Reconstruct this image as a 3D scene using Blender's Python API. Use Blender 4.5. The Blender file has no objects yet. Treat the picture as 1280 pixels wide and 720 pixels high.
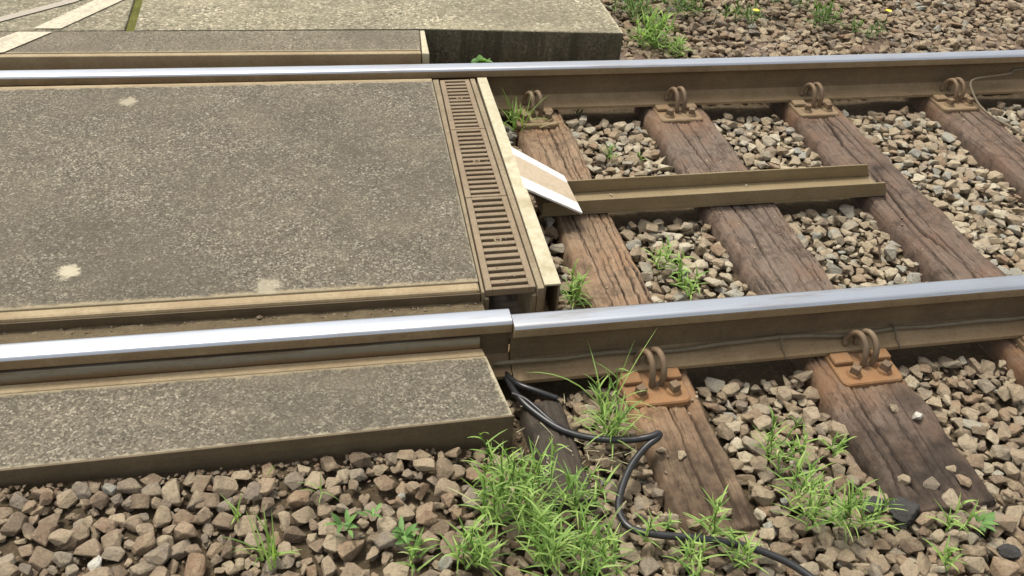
import bpy, bmesh, math, random
import numpy as np
from mathutils import Vector, Matrix

random.seed(7); RNG = np.random.default_rng(11)
SC = bpy.context.scene
COL = SC.collection

# ------------------------------------------------------------------ camera
cam_d = bpy.data.cameras.new("camera"); cam = bpy.data.objects.new("camera", cam_d); COL.objects.link(cam)
CAM = Vector((0.0, -1.713, 1.520))
YAW, PITCH, ROLL, FPX = -0.2531, 0.6789, 0.0833, 1120.0
cy, sy, cp, sp = math.cos(YAW), math.sin(YAW), math.cos(PITCH), math.sin(PITCH)
_f = Vector((-sy*cp, cy*cp, -sp)); _r = Vector((cy, sy, 0)); _u = _r.cross(_f)
_c, _s = math.cos(ROLL), math.sin(ROLL)
_r, _u = _c*_r + _s*_u, -_s*_r + _c*_u
cam.matrix_world = Matrix(((_r.x, _u.x, -_f.x, CAM.x), (_r.y, _u.y, -_f.y, CAM.y), (_r.z, _u.z, -_f.z, CAM.z), (0, 0, 0, 1)))
cam_d.sensor_width = 36; cam_d.lens = FPX/1280*36; cam_d.clip_start = 0.05; cam_d.clip_end = 500
SC.camera = cam

def at(px, py, z):
    """the point of the real surface at height z that was measured at this pixel of the survey photograph"""
    d = _f*FPX + _r*(px-640) - _u*(py-360)
    return CAM + d*((z-CAM.z)/d.z)

# ------------------------------------------------------------------ light
SUN_EL, SUN_AZ = 67.0, 126.0     # direction TO the sun: elevation, angle in the XY plane from +X
w = bpy.data.worlds.new("World"); SC.world = w; w.use_nodes = True
nt = w.node_tree
sky = nt.nodes.new("ShaderNodeTexSky"); sky.sky_type = 'NISHITA'; sky.sun_disc = False
sky.sun_elevation = math.radians(SUN_EL); sky.sun_rotation = math.radians(90-SUN_AZ)
sky.air_density = 1.0; sky.dust_density = 4.0; sky.ozone_density = 1.0
nt.nodes["Background"].inputs[1].default_value = 0.15
hs = nt.nodes.new("ShaderNodeHueSaturation"); hs.inputs['Saturation'].default_value = .30      # thin bright cloud: a whiter sky
nt.links.new(sky.outputs[0], hs.inputs['Color'])
wb = nt.nodes.new("ShaderNodeMix"); wb.data_type = 'RGBA'; wb.blend_type = 'MULTIPLY'; wb.inputs[0].default_value = 1; wb.inputs[7].default_value = (1.05, 1.02, .98, 1)
nt.links.new(hs.outputs[0], wb.inputs[6]); nt.links.new(wb.outputs[2], nt.nodes["Background"].inputs[0])
sun_d = bpy.data.lights.new("sun", 'SUN'); sun = bpy.data.objects.new("sun", sun_d); COL.objects.link(sun)
sun_d.energy = 2.0; sun_d.angle = math.radians(9); sun_d.color = (1, .95, .86)
sd = Vector((math.cos(math.radians(SUN_AZ))*math.cos(math.radians(SUN_EL)), math.sin(math.radians(SUN_AZ))*math.cos(math.radians(SUN_EL)), math.sin(math.radians(SUN_EL))))
sun.rotation_euler = sd.to_track_quat('Z', 'Y').to_euler(); sun.location = (0, 0, 8)
SC.view_settings.view_transform = 'Standard'; SC.view_settings.look = 'None'
SC.view_settings.gamma = 1; SC.view_settings.use_curve_mapping = False
SC.view_settings.exposure = 0.62

# ------------------------------------------------------------------ helpers
def tag(o, label=None, cat=None, group=None, kind=None):
    if label: o['label'] = label
    if cat: o['category'] = cat
    if group: o['group'] = group
    if kind: o['kind'] = kind
    return o

def empty(name, loc, label, cat, group=None, rz=0):
    o = bpy.data.objects.new(name, None); COL.objects.link(o); o.location = loc; o.rotation_euler = (0, 0, rz)
    o.empty_display_size = .05
    return tag(o, label, cat, group)

def mesh_obj(name, verts, faces, mats, parent=None, origin=None, smooth=False, mat_idx=None):
    """one mesh object; verts in world space when top-level (origin = its base point)"""
    me = bpy.data.meshes.new(name)
    V = np.asarray(verts, dtype=float)
    if origin is not None: V = V - np.asarray(origin)
    me.from_pydata(V.tolist(), [], faces)
    for m in (mats if isinstance(mats, (list, tuple)) else [mats]): me.materials.append(m)
    if mat_idx is not None: me.polygons.foreach_set('material_index', mat_idx)
    if smooth: me.polygons.foreach_set('use_smooth', [True]*len(me.polygons))
    me.update()
    o = bpy.data.objects.new(name, me); COL.objects.link(o)
    if origin is not None: o.location = origin
    if parent is not None: o.parent = parent
    return o

def bm_obj(name, bm, mat, parent=None, loc=None, smooth=False):
    me = bpy.data.meshes.new(name); bm.normal_update(); bm.to_mesh(me); bm.free()
    for m in (mat if isinstance(mat, (list, tuple)) else [mat]): me.materials.append(m)
    if smooth: me.polygons.foreach_set('use_smooth', [True]*len(me.polygons))
    o = bpy.data.objects.new(name, me); COL.objects.link(o)
    if parent is not None: o.parent = parent
    if loc is not None: o.location = loc
    return o

def hexa(bm, P, bev=0.0, seg=2):
    """P = 4 bottom corners then 4 top corners (counter-clockwise from above)"""
    v = [bm.verts.new(p) for p in P]
    fs = [(3, 2, 1, 0), (4, 5, 6, 7), (0, 1, 5, 4), (1, 2, 6, 5), (2, 3, 7, 6), (3, 0, 4, 7)]
    f = [bm.faces.new([v[i] for i in q]) for q in fs]
    if bev:
        es = list({e for q in f for e in q.edges})
        bmesh.ops.bevel(bm, geom=es, offset=bev, segments=seg, profile=.5, affect='EDGES')
    return v

def box(bm, x0, x1, y0, y1, z0, z1, bev=0.0, seg=2):
    hexa(bm, [(x0, y0, z0), (x1, y0, z0), (x1, y1, z0), (x0, y1, z0), (x0, y0, z1), (x1, y0, z1), (x1, y1, z1), (x0, y1, z1)], bev, seg)

def smooth_path(pts, n=8):
    P = [Vector(p) for p in pts]; out = []
    for i in range(len(P)-1):
        a, b, c, d = P[max(i-1, 0)], P[i], P[i+1], P[min(i+2, len(P)-1)]
        for k in range(n):
            t = k/n
            out.append(.5*((2*b)+(c-a)*t+(2*a-5*b+4*c-d)*t*t+(3*b-a-3*c+d)*t**3))
    out.append(P[-1]); return out

def tube(pts, r, n=10, caps=True):
    """verts, faces of a tube along pts; r a number or a list"""
    P = [Vector(p) for p in pts]; V = []; F = []
    t = (P[1]-P[0]).normalized(); a = t.orthogonal().normalized()
    for i, p in enumerate(P):
        t2 = ((P[min(i+1, len(P)-1)]-P[max(i-1, 0)])).normalized()
        a = (a - t2*a.dot(t2)).normalized(); b = t2.cross(a)
        ri = r[i] if hasattr(r, '__len__') else r
        for k in range(n):
            q = 2*math.pi*k/n
            V.append(p+a*(ri*math.cos(q))+b*(ri*math.sin(q)))
    for i in range(len(P)-1):
        for k in range(n):
            F.append((i*n+k, i*n+(k+1) % n, (i+1)*n+(k+1) % n, (i+1)*n+k))
    if caps:
        F.append(tuple(range(n-1, -1, -1))); F.append(tuple(range((len(P)-1)*n, len(P)*n)))
    return [tuple(v) for v in V], F

_grids = {}
def vnoise(x, y, seed=0):
    """smooth value noise in 0..1 on arrays"""
    if seed not in _grids: _grids[seed] = np.random.default_rng(1000+seed).random((256, 256))
    G = _grids[seed]
    x = np.asarray(x, float); y = np.asarray(y, float)
    xi = np.floor(x).astype(int); yi = np.floor(y).astype(int); fx = x-xi; fy = y-yi
    fx = fx*fx*(3-2*fx); fy = fy*fy*(3-2*fy)
    g = lambda a, b: G[a % 256, b % 256]
    return (g(xi, yi)*(1-fx)+g(xi+1, yi)*fx)*(1-fy)+(g(xi, yi+1)*(1-fx)+g(xi+1, yi+1)*fx)*fy

# ------------------------------------------------------------------ materials
YEL = True
def ochre(c):
    """yellowish white balance of the light, put into the surface colours by cutting blue"""
    return (c[0], c[1]*1.01, c[2]*(.88 if YEL is True else YEL or 1)) if YEL else tuple(c)
class NT:
    def __init__(s, name):
        s.m = bpy.data.materials.new(name); s.m.use_nodes = True; s.t = s.m.node_tree
        s.b = s.t.nodes["Principled BSDF"]; s.out = s.t.nodes["Material Output"]
        s.g = s.t.nodes.new("ShaderNodeNewGeometry")
    def n(s, typ, **kw):
        o = s.t.nodes.new(typ)
        for k, v in kw.items(): setattr(o, k, v)
        return o
    def lk(s, a, b): s.t.links.new(a, b)
    def coord(s, scale=(1, 1, 1), obj=False):
        mp = s.n("ShaderNodeMapping"); mp.inputs['Scale'].default_value = scale
        if obj: s.lk(s.n("ShaderNodeTexCoord").outputs['Object'], mp.inputs[0])
        else: s.lk(s.g.outputs['Position'], mp.inputs[0])
        return mp.outputs[0]
    def noise(s, scale, detail=4, rough=.6, vec=None, dist=0):
        o = s.n("ShaderNodeTexNoise"); o.inputs['Scale'].default_value = scale; o.inputs['Detail'].default_value = detail
        o.inputs['Roughness'].default_value = rough; o.inputs['Distortion'].default_value = dist
        s.lk(vec or s.g.outputs['Position'], o.inputs['Vector']); return o.outputs['Fac']
    def vor(s, scale, vec=None, out='Distance', feature='F1', rnd=1):
        o = s.n("ShaderNodeTexVoronoi", feature=feature); o.inputs['Scale'].default_value = scale; o.inputs['Randomness'].default_value = rnd
        s.lk(vec or s.g.outputs['Position'], o.inputs['Vector']); return o.outputs[out]
    def ramp(s, fac, stops, interp='LINEAR'):
        o = s.n("ShaderNodeValToRGB"); o.color_ramp.interpolation = interp
        e = o.color_ramp.elements
        while len(e) < len(stops): e.new(.5)
        for i, (p, c) in enumerate(stops):
            e[i].position = p; e[i].color = (c, c, c, 1) if isinstance(c, (int, float)) else (*ochre(c), 1)
        s.lk(fac, o.inputs[0]); return o.outputs[0]
    def mix(s, fac, a, b, mode='MIX'):
        o = s.n("ShaderNodeMix", data_type='RGBA', blend_type=mode)
        for sock, v in ((o.inputs[0], fac), (o.inputs[6], a), (o.inputs[7], b)):
            if isinstance(v, (int, float)): sock.default_value = v
            elif isinstance(v, (tuple, list)): sock.default_value = (*ochre(v), 1)
            else: s.lk(v, sock)
        return o.outputs[2]
    def math(s, op, a, b=0.0, clamp=False):
        o = s.n("ShaderNodeMath", operation=op); o.use_clamp = clamp
        for sock, v in ((o.inputs[0], a), (o.inputs[1], b)):
            if isinstance(v, (int, float)): sock.default_value = v
            else: s.lk(v, sock)
        return o.outputs[0]
    def xyz(s):
        o = s.n("ShaderNodeSeparateXYZ"); s.lk(s.g.outputs['Position'], o.inputs[0]); return o.outputs
    def attr(s, name):
        o = s.n("ShaderNodeAttribute", attribute_name=name); return o.outputs['Fac']
    def bump(s, h, strength=.5, dist=.004, prev=None):
        o = s.n("ShaderNodeBump"); o.inputs['Strength'].default_value = strength; o.inputs['Distance'].default_value = dist
        s.lk(h, o.inputs['Height'])
        if prev: s.lk(prev, o.inputs['Normal'])
        return o.outputs[0]
    def set(s, color=None, rough=None, metal=None, normal=None, spec=None):
        for k, v in (('Base Color', color), ('Roughness', rough), ('Metallic', metal), ('Normal', normal), ('Specular IOR Level', spec)):
            if v is None: continue
            if isinstance(v, (int, float)): s.b.inputs[k].default_value = v
            elif isinstance(v, tuple): s.b.inputs[k].default_value = (*v, 1)
            else: s.lk(v, s.b.inputs[k])
        return s.m

def concrete(name, dark, mid, light, dirt, dirt_amt=.5, spots=(), speck=170, moss=0.0, rims=()):
    s = NT(name)
    fine = s.noise(speck*1.5, 4, .75); med = s.noise(speck*.55, 5, .7)
    cell = s.vor(speck*1.25, out='Color'); sep = s.n("ShaderNodeSeparateColor"); s.lk(cell, sep.inputs[0])
    c = s.ramp(sep.outputs[0], [(0, tuple(v*.6 for v in dark)), (.3, tuple(.6*p+.4*q for p, q in zip(dark, mid))), (.55, mid), (.8, tuple(v*1.3 for v in mid)), (.92, tuple(.5*(p+q) for p, q in zip(mid, light))), (1, light)])
    c = s.mix(s.ramp(fine, [(.35, .7), (.52, 0)]), c, tuple(v*.7 for v in dark))
    c = s.mix(s.ramp(med, [(.52, 0), (.72, .65)]), c, tuple(v*1.5 for v in mid))
    c = s.mix(s.ramp(s.noise(28, 5, .7), [(.35, .45), (.5, 0)]), c, dark)
    warp = s.n("ShaderNodeVectorMath", operation='ADD'); s.lk(s.g.outputs['Position'], warp.inputs[0])
    wn = s.n("ShaderNodeTexNoise"); wn.inputs['Scale'].default_value = 90; s.lk(s.g.outputs['Position'], wn.inputs['Vector'])
    ws = s.n("ShaderNodeVectorMath", operation='SCALE'); s.lk(wn.outputs['Color'], ws.inputs[0]); ws.inputs['Scale'].default_value = .022; s.lk(ws.outputs[0], warp.inputs[1])
    for sc_, th, am in ((150, .86, .6), (85, .90, .9)):
        v = s.vor(sc_, warp.outputs[0], 'Color'); sp_ = s.n("ShaderNodeSeparateColor"); s.lk(v, sp_.inputs[0])
        c = s.mix(s.math('MULTIPLY', s.ramp(sp_.outputs[1], [(th, 0), (th+.05, am)]), s.ramp(s.vor(sc_, warp.outputs[0]), [(.15, 1), (.5, 0)])), c, light)
    patch = s.noise(5, 6, .65)
    c = s.mix(s.ramp(patch, [(.40, 0), (.68, dirt_amt*.6)]), c, dirt)
    x, y, z = s.xyz()
    if moss: c = s.mix(s.ramp(s.noise(9, 6, .7), [(.5, 0), (.66, moss)]), c, (.075, .085, .035))
    c = s.mix(s.ramp(s.noise(1.6, 7, .7), [(.40, 0), (.62, .6)]), c, tuple(.5*p for p in mid))          # broad damp, oily stains
    c = s.mix(s.ramp(s.noise(3.1, 7, .72, s.coord((.35, 1, 1))), [(.52, 0), (.70, .5)]), c, dirt)                # dust trodden in along the way
    for (nx_, ny_, d_, wd_, am_, cl_) in rims:
        dd = s.math('SUBTRACT', d_, s.math('ADD', s.math('MULTIPLY', x, nx_), s.math('MULTIPLY', y, ny_)))
        dd = s.math('ADD', dd, s.math('MULTIPLY', s.math('SUBTRACT', s.noise(26, 6, .75), .5), wd_*3.2))
        c = s.mix(s.ramp(s.math('DIVIDE', dd, wd_), [(.35, am_), (1.0, 0)]), c, cl_)
    if moss > .5:
        c = s.mix(s.ramp(s.noise(14, 5, .7, s.coord((1, 1, .12))), [(.42, 0), (.62, .8)]), c, (.055, .050, .035))
        c = s.mix(s.ramp(s.noise(30, 5, .7, s.coord((1, 1, .25))), [(.6, 0), (.75, .5)]), c, light)
    for (sx, sy_, rad, amt) in spots:
        o = s.n("ShaderNodeVectorMath", operation='DISTANCE'); s.lk(s.g.outputs['Position'], o.inputs[0]); o.inputs[1].default_value = (sx, sy_, -.01)
        d = s.math('ADD', o.outputs['Value'], s.math('MULTIPLY', s.math('SUBTRACT', s.noise(55, 6, .8), .5), rad*2.6))
        c = s.mix(s.ramp(s.math('DIVIDE', d, rad), [(.6, amt), (1.0, 0)]), c, (.46, .41, .32))
    h = s.math('ADD', med, s.math('ADD', fine, s.math('MULTIPLY', sep.outputs[0], .8)))
    nm = s.bump(h, .6, .004)
    nm = s.bump(patch, .25, .01, nm)
    return s.set(c, .93, 0, nm, .25)

def rusty(name, base, dust, rust, amt=.45, scale=14, rough=.75, metal=0.0, pit=.4):
    s = NT(name)
    a = s.noise(scale, 6, .68); b = s.noise(scale*6, 5, .7)
    c = s.mix(s.ramp(a, [(.35, 0), (.65, 1)]), base, dust)
    c = s.mix(s.ramp(b, [(.45, 0), (.75, amt)]), c, rust)
    c = s.mix(s.ramp(s.noise(scale*.35, 4, .6), [(.45, 0), (.75, .5)]), c, rust)
    c = s.mix(s.ramp(s.noise(scale*20, 3, .6), [(.3, .35), (.5, 0)]), c, tuple(v*.45 for v in base))
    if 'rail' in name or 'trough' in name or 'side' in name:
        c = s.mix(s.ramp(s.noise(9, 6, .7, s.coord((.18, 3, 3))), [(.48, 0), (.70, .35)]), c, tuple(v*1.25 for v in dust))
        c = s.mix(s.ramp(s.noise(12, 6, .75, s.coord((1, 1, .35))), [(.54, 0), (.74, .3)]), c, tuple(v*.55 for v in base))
    nm = s.bump(s.noise(scale*14, 5, .7), pit, .002)
    return s.set(c, s.ramp(b, [(.2, rough-.12), (.8, min(1, rough+.15))]), metal, nm, .35)

M = {}
YEL = .925
M['panel'] = concrete("panel_concrete", (.072, .061, .049), (.150, .130, .106), (.44, .395, .33), (.175, .145, .105), .65,
                      [(-.683, .331, .033, .9), (-.169, .206, .04, .5), (-.645, 1.286, .034, .55)], rims=[(-.0225, -1, -.1719, .016, .75, (.34, .28, .19)), (.0252, 1, 1.3847, .014, .6, (.36, .30, .21)), (1, -.028, .386, .008, .6, (.33, .29, .22))])
M['strip'] = concrete("strip_concrete", (.080, .068, .054), (.165, .143, .115), (.46, .41, .34), (.22, .185, .14), .5, rims=[(0, -1, .279, .009, .75, (.42, .37, .28)), (1, .1285, .3652, .012, .85, (.48, .42, .31)), (.0189, 1, -.0577, .012, .75, (.34, .28, .19))])
M['far_strip'] = concrete("far_strip_concrete", (.10, .085, .065), (.185, .16, .125), (.42, .37, .30), (.22, .185, .14), .5, rims=[(-.0392, -1, -1.638, .012, .6, (.34, .28, .19))])
M['paving'] = concrete("paving_concrete", (.125, .11, .082), (.265, .235, .178), (.66, .60, .47), (.32, .285, .20), .55, speck=80, moss=.22, rims=[(1, 0, 1.291, .016, .6, (.50, .45, .34))])
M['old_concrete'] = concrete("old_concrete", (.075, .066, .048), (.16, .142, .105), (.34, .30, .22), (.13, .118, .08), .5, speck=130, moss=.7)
YEL = True
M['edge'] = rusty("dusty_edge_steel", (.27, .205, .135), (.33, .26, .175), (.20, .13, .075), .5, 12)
M['edge_side'] = rusty("dark_edge_side", (.10, .076, .052), (.14, .105, .07), (.085, .058, .036), .5, 10)  # edge steel in a darker tone for the upright sides
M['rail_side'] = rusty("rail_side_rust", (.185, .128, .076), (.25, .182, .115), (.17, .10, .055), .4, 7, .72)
M['rail_web'] = rusty("rail_web_shade", (.105, .072, .045), (.15, .105, .066), (.125, .075, .042), .4, 7, .8)  # web coloured darker to paint in the shade below the rail head
M['plate_orange'] = rusty("plate_fresh_rust", (.195, .108, .060), (.25, .155, .092), (.30, .135, .052), .7, 16, .8, 0, .5)
M['plate_brown'] = rusty("plate_old_rust", (.19, .135, .092), (.24, .178, .12), (.20, .115, .062), .5, 16, .8, 0, .5)
M['clip'] = rusty("clip_rust", (.13, .095, .07), (.20, .15, .11), (.21, .115, .062), .5, 25, .62, .2, .3)
M['grate'] = rusty("cast_iron_grate", (.185, .140, .100), (.245, .188, .137), (.17, .11, .068), .35, 9, .72)
M['channel_wall'] = rusty("drain_wall", (.20, .16, .115), (.27, .22, .16), (.15, .10, .065), .5, 10, .85)
M['trough'] = rusty("cable_trough_steel", (.20, .152, .092), (.25, .195, .125), (.18, .12, .066), .3, 6, .62)
M['filler'] = rusty("side_filler_steel", (.17, .145, .125), (.24, .20, .165), (.20, .125, .07), .4, 8, .5, .35)
def filler_mat():
    s = NT("wheel_worn_filler_steel"); x, y, z = s.xyz()
    a = s.noise(9, 6, .7, s.coord((.25, 1, 3)))
    h = s.math('ADD', s.math('MULTIPLY', s.math('ADD', z, .078), 27.0), s.math('MULTIPLY', s.math('SUBTRACT', a, .5), .9))
    c = s.ramp(h, [(.05, (.21, .125, .07)), (.35, (.22, .165, .11)), (.6, (.23, .215, .20)), (.85, (.25, .235, .21)), (1, (.15, .11, .08))])
    c = s.mix(s.ramp(s.noise(60, 5, .7), [(.5, 0), (.75, .5)]), c, (.15, .11, .075))
    return s.set(c, .5, .25, s.bump(s.noise(90, 4, .7), .3, .002))
M['filler'] = filler_mat()
M['wire'] = rusty("old_wire", (.12, .10, .075), (.17, .14, .105), (.14, .095, .06), .3, 30, .7)

def lichen_beam():
    s = NT("lichened_cream_beam")
    a = s.noise(30, 6, .7); b = s.noise(90, 4, .7)
    c = s.mix(s.ramp(a, [(.38, 0), (.62, 1)]), (.37, .33, .25), (.46, .42, .335))
    c = s.mix(s.ramp(b, [(.55, 0), (.72, .5)]), c, (.33, .26, .15))
    c = s.mix(s.ramp(s.noise(12, 4, .6), [(.55, 0), (.7, .5)]), c, (.24, .18, .11))
    return s.set(c, .85, 0, s.bump(b, .5, .002))
M['beam'] = lichen_beam()

def railtop():
    s = NT("polished_rail_head")
    v = s.coord((.6, 60, 60)); st = s.noise(3, 4, .6, v)
    big = s.noise(3, 3, .5)
    c = s.mix(s.ramp(st, [(.3, 0), (.75, 1)]), (.52, .555, .60), (.43, .45, .475))
    c = s.mix(s.ramp(big, [(.5, 0), (.8, .4)]), c, (.36, .33, .29))
    c = s.mix(s.ramp(s.noise(2.2, 6, .7, s.coord((1, 14, 14))), [(.55, 0), (.68, .5)]), c, (.30, .25, .19))
    return s.set(c, s.ramp(st, [(.3, .24), (.7, .38)]), .9, s.bump(st, .06, .001))
YEL = False
M['rail_top'] = railtop()
YEL = True

YEL = .96
def wood(name, a, b, dark, red):
    s = NT(name)
    v = s.coord((1, .035, 1)); g1 = s.noise(170, 6, .72, v, .15); g2 = s.noise(60, 6, .7, v, .1)
    patch = s.noise(6, 6, .65)
    c = s.mix(s.ramp(g1, [(.3, 0), (.68, 1)]), a, b)
    c = s.mix(s.ramp(patch, [(.42, 0), (.66, .75)]), c, red)
    c = s.mix(s.ramp(g2, [(.30, .6), (.44, 0)]), c, dark)
    c = s.mix(s.ramp(s.noise(14, 7, .78), [(.48, 0), (.62, .75)]), c, dark)
    c = s.mix(s.ramp(s.noise(33, 6, .75, s.coord((1, .4, 1))), [(.55, 0), (.70, .6)]), c, tuple(v*1.35 for v in b))
    c = s.mix(s.attr('crack'), c, tuple(q*.45 for q in dark))
    c = s.mix(s.math('MULTIPLY', s.attr('weather_shade'), s.ramp(s.noise(10, 5, .7), [(.3, .25), (.62, 1)])), c, tuple(q*.62 for q in dark))
    c = s.mix(s.math('MULTIPLY', s.attr('rust'), s.ramp(s.noise(25, 5, .7), [(.3, .3), (.6, .85)])), c, (.25, .125, .055))
    c = s.mix(s.ramp(s.noise(160, 3, .7), [(.60, 0), (.76, .25)]), c, (.30, .25, .19))
    nm = s.bump(g1, .6, .005); nm = s.bump(g2, .4, .006, nm); nm = s.bump(s.noise(240, 4, .75), .35, .003, nm)
    return s.set(c, .88, 0, nm, .25)
M['wood_tan'] = wood("tan_sleeper_wood", (.175, .120, .078), (.29, .208, .142), (.075, .050, .034), (.25, .150, .090))
M['wood_dark'] = wood("dark_sleeper_wood", (.095, .067, .052), (.165, .122, .096), (.042, .031, .025), (.145, .088, .062))
M['wood_grey'] = wood("brown_sleeper_wood", (.108, .080, .063), (.182, .140, .113), (.045, .032, .025), (.165, .098, .066))
M['plank'] = wood("black_wet_wood", (.045, .037, .03), (.07, .056, .045), (.022, .018, .015), (.06, .045, .034))

YEL = True
def stone():
    s = NT("ballast_stone")
    t = s.attr('tint')
    c = s.ramp(t, [(0, (.11, .079, .057)), (.18, (.185, .135, .097)), (.40, (.265, .20, .143)), (.62, (.335, .267, .192)), (.80, (.42, .35, .26)), (.90, (.48, .435, .355)), (.95, (.25, .25, .23)), (.98, (.62, .60, .55))])
    h2 = s.math('FRACT', s.math('MULTIPLY', t, 57.3)); h3 = s.math('FRACT', s.math('MULTIPLY', t, 131.7))
    c = s.mix(s.ramp(h2, [(0, .55), (.35, 0)]), c, (.20, .185, .165))          # greyer stones
    c = s.mix(s.ramp(h3, [(.72, 0), (.95, .5)]), c, (.23, .135, .082))         # redder stones
    n1 = s.noise(38, 6, .75); n2 = s.noise(150, 5, .75)
    c = s.mix(s.ramp(n1, [(.30, .65), (.5, 0)]), c, (.095, .07, .05))
    c = s.mix(s.ramp(s.noise(26, 6, .7), [(.5, 0), (.66, .6)]), c, (.33, .265, .18))
    c = s.mix(s.ramp(n2, [(.34, .5), (.46, 0)]), c, (.08, .06, .045))
    c = s.mix(s.ramp(n2, [(.56, 0), (.72, .45)]), c, (.45, .40, .32))
    nm = s.bump(n1, .8, .010); nm = s.bump(n2, .75, .004, nm)
    return s.set(c, .92, 0, nm, .25)
YEL = .94
M['stone'] = stone()
YEL = True

def dirt(name, a, b, c_):
    s = NT(name)
    n1 = s.noise(9, 7, .7); n2 = s.noise(70, 5, .75)
    c = s.mix(s.ramp(n1, [(.35, 0), (.65, 1)]), a, b)
    c = s.mix(s.ramp(n2, [(.5, 0), (.7, .8)]), c, c_)
    return s.set(c, .96, 0, s.bump(n2, .9, .012), .15)
M['soil'] = dirt("dark_soil", (.065, .048, .034), (.105, .078, .054), (.16, .12, .083))
M['sediment'] = dirt("flangeway_sediment", (.12, .092, .062), (.165, .128, .088), (.20, .158, .11))
M['moss'] = dirt("joint_moss", (.08, .085, .025), (.15, .145, .04), (.20, .18, .07))

YEL = False
def paint(name, col, worn, amt):
    s = NT(name)
    n = s.noise(70, 6, .75)
    c = s.mix(s.ramp(n, [(.46, 0), (.60, amt)]), col, worn)
    c = s.mix(s.ramp(s.noise(11, 6, .75), [(.54, 0), (.66, amt)]), c, worn)
    return s.set(c, .7, 0, s.bump(n, .15, .002))
M['white_paint'] = paint("plate_white_paint", (.70, .69, .66), (.50, .45, .36), .5)
M['beige_paint'] = paint("plate_beige_middle", (.46, .375, .26), (.36, .285, .19), .6)
M['road_paint'] = paint("worn_road_paint", (.46, .41, .29), (.30, .265, .20), .85)
M['road_paint_faint'] = paint("faint_road_paint", (.31, .275, .215), (.27, .24, .188), 1.0)

def plain(name, col, rough, metal=0, noise_scale=60, var=.25, spec=.5):
    s = NT(name); n = s.noise(noise_scale, 5, .65)
    c = s.mix(s.ramp(n, [(.3, 0), (.7, 1)]), tuple(v*(1-var) for v in col), tuple(min(1, v*(1+var)) for v in col))
    return s.set(c, rough, metal, s.bump(n, .12, .001), spec)
M['cable'] = plain("black_cable_sheath", (.017, .017, .018), .36)
M['dark_void'] = plain("drain_floor_dark", (.05, .04, .03), .9)  # even dark tone for the channel floor below the gratings
M['petal'] = plain("yellow_petal", (.75, .60, .05), .7)
M['tar'] = plain("tarry_lump", (.03, .028, .026), .9, 0, 40, .4)

def leafmat(name, c1, c2, dry):
    s = NT(name)
    t = s.attr('tint')
    c = s.ramp(t, [(0, c1), (.75, c2), (.93, c2), (.97, dry)])
    s.set(c, .55, 0, None, .35)
    tr = s.n("ShaderNodeBsdfTranslucent"); s.lk(s.mix(1.0, c, (1.0, 1.15, .5), 'MULTIPLY'), tr.inputs[0])
    mx = s.n("ShaderNodeMixShader"); mx.inputs[0].default_value = .38
    s.lk(s.b.outputs[0], mx.inputs[1]); s.lk(tr.outputs[0], mx.inputs[2]); s.lk(mx.outputs[0], s.out.inputs[0])
    return s.m
M['grass'] = leafmat("grass_blade", (.11, .22, .045), (.35, .50, .14), (.50, .46, .28))
M['grass_dull'] = leafmat("dull_grass_blade", (.06, .12, .032), (.15, .25, .06), (.36, .31, .16))
M['broad_leaf'] = leafmat("broad_leaf", (.09, .19, .06), (.20, .36, .10), (.22, .30, .10))

# ------------------------------------------------------------------ track geometry
def near_right_y(x): return .014 - (x-.452)*.0091           # gauge face of the near rail
def near_left_y(x): return .032 + (.434-x)*.0189
def far_y(x): return 1.422 + .0047*(x-2.61)**2
HW, RH = .064, .163                                          # head width, rail height
# half profile (distance from centre, z), from head centre down to foot centre
HALF = [(0, .0), (.016, -.0003), (.022, -.0012), (.027, -.004), (.0305, -.009), (.0318, -.016), (.0322, -.034), (.029, -.0385), (.018, -.043),
        (.0115, -.052), (.009, -.066), (.009, -.112), (.0125, -.126), (.022, -.137), (.045, -.1445), (.069, -.150), (.0725, -.153), (.073, -.163), (0, -.163)]
TOPN = 4
def rail(name, x0, x1, cfun, label, dz=0, n=60, parent=None):
    prof = HALF + [(-a, z) for a, z in reversed(HALF[1:-1])]
    m = len(prof); V = []; F = []; MI = []
    xs = np.linspace(x0, x1, n)
    for x in xs:
        c = cfun(x)
        for a, z in prof: V.append((x, c+a, z+dz))
    for i in range(n-1):
        for k in range(m):
            k2 = (k+1) % m
            F.append((i*m+k, (i+1)*m+k, (i+1)*m+k2, i*m+k2))
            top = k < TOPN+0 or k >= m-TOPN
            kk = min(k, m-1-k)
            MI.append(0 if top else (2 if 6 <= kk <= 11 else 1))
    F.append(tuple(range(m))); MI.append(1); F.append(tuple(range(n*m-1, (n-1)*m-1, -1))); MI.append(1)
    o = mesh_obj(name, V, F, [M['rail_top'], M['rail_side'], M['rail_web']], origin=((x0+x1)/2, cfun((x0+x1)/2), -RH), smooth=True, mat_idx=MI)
    b = bmesh.new(); b.from_mesh(o.data); bmesh.ops.recalc_face_normals(b, faces=b.faces)
    for e in b.edges:
        if len(e.link_faces) == 2 and e.calc_face_angle(0) > .6: e.smooth = False
    b.to_mesh(o.data); b.free()
    return tag(o, label, 'rail', 'running rails')
ncr = lambda x: near_right_y(x)-HW/2
ncl = lambda x: near_left_y(x)-.061/2
fcr = lambda x: far_y(x)+HW/2
JX = .4475
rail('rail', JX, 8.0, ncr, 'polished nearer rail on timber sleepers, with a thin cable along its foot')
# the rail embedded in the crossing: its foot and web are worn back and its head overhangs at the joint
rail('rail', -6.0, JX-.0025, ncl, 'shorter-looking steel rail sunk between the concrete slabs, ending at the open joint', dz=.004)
rail('rail', -6.0, 8.0, fcr, 'farther steel rail next to the raised paving, running past the drain end', n=90)

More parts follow.
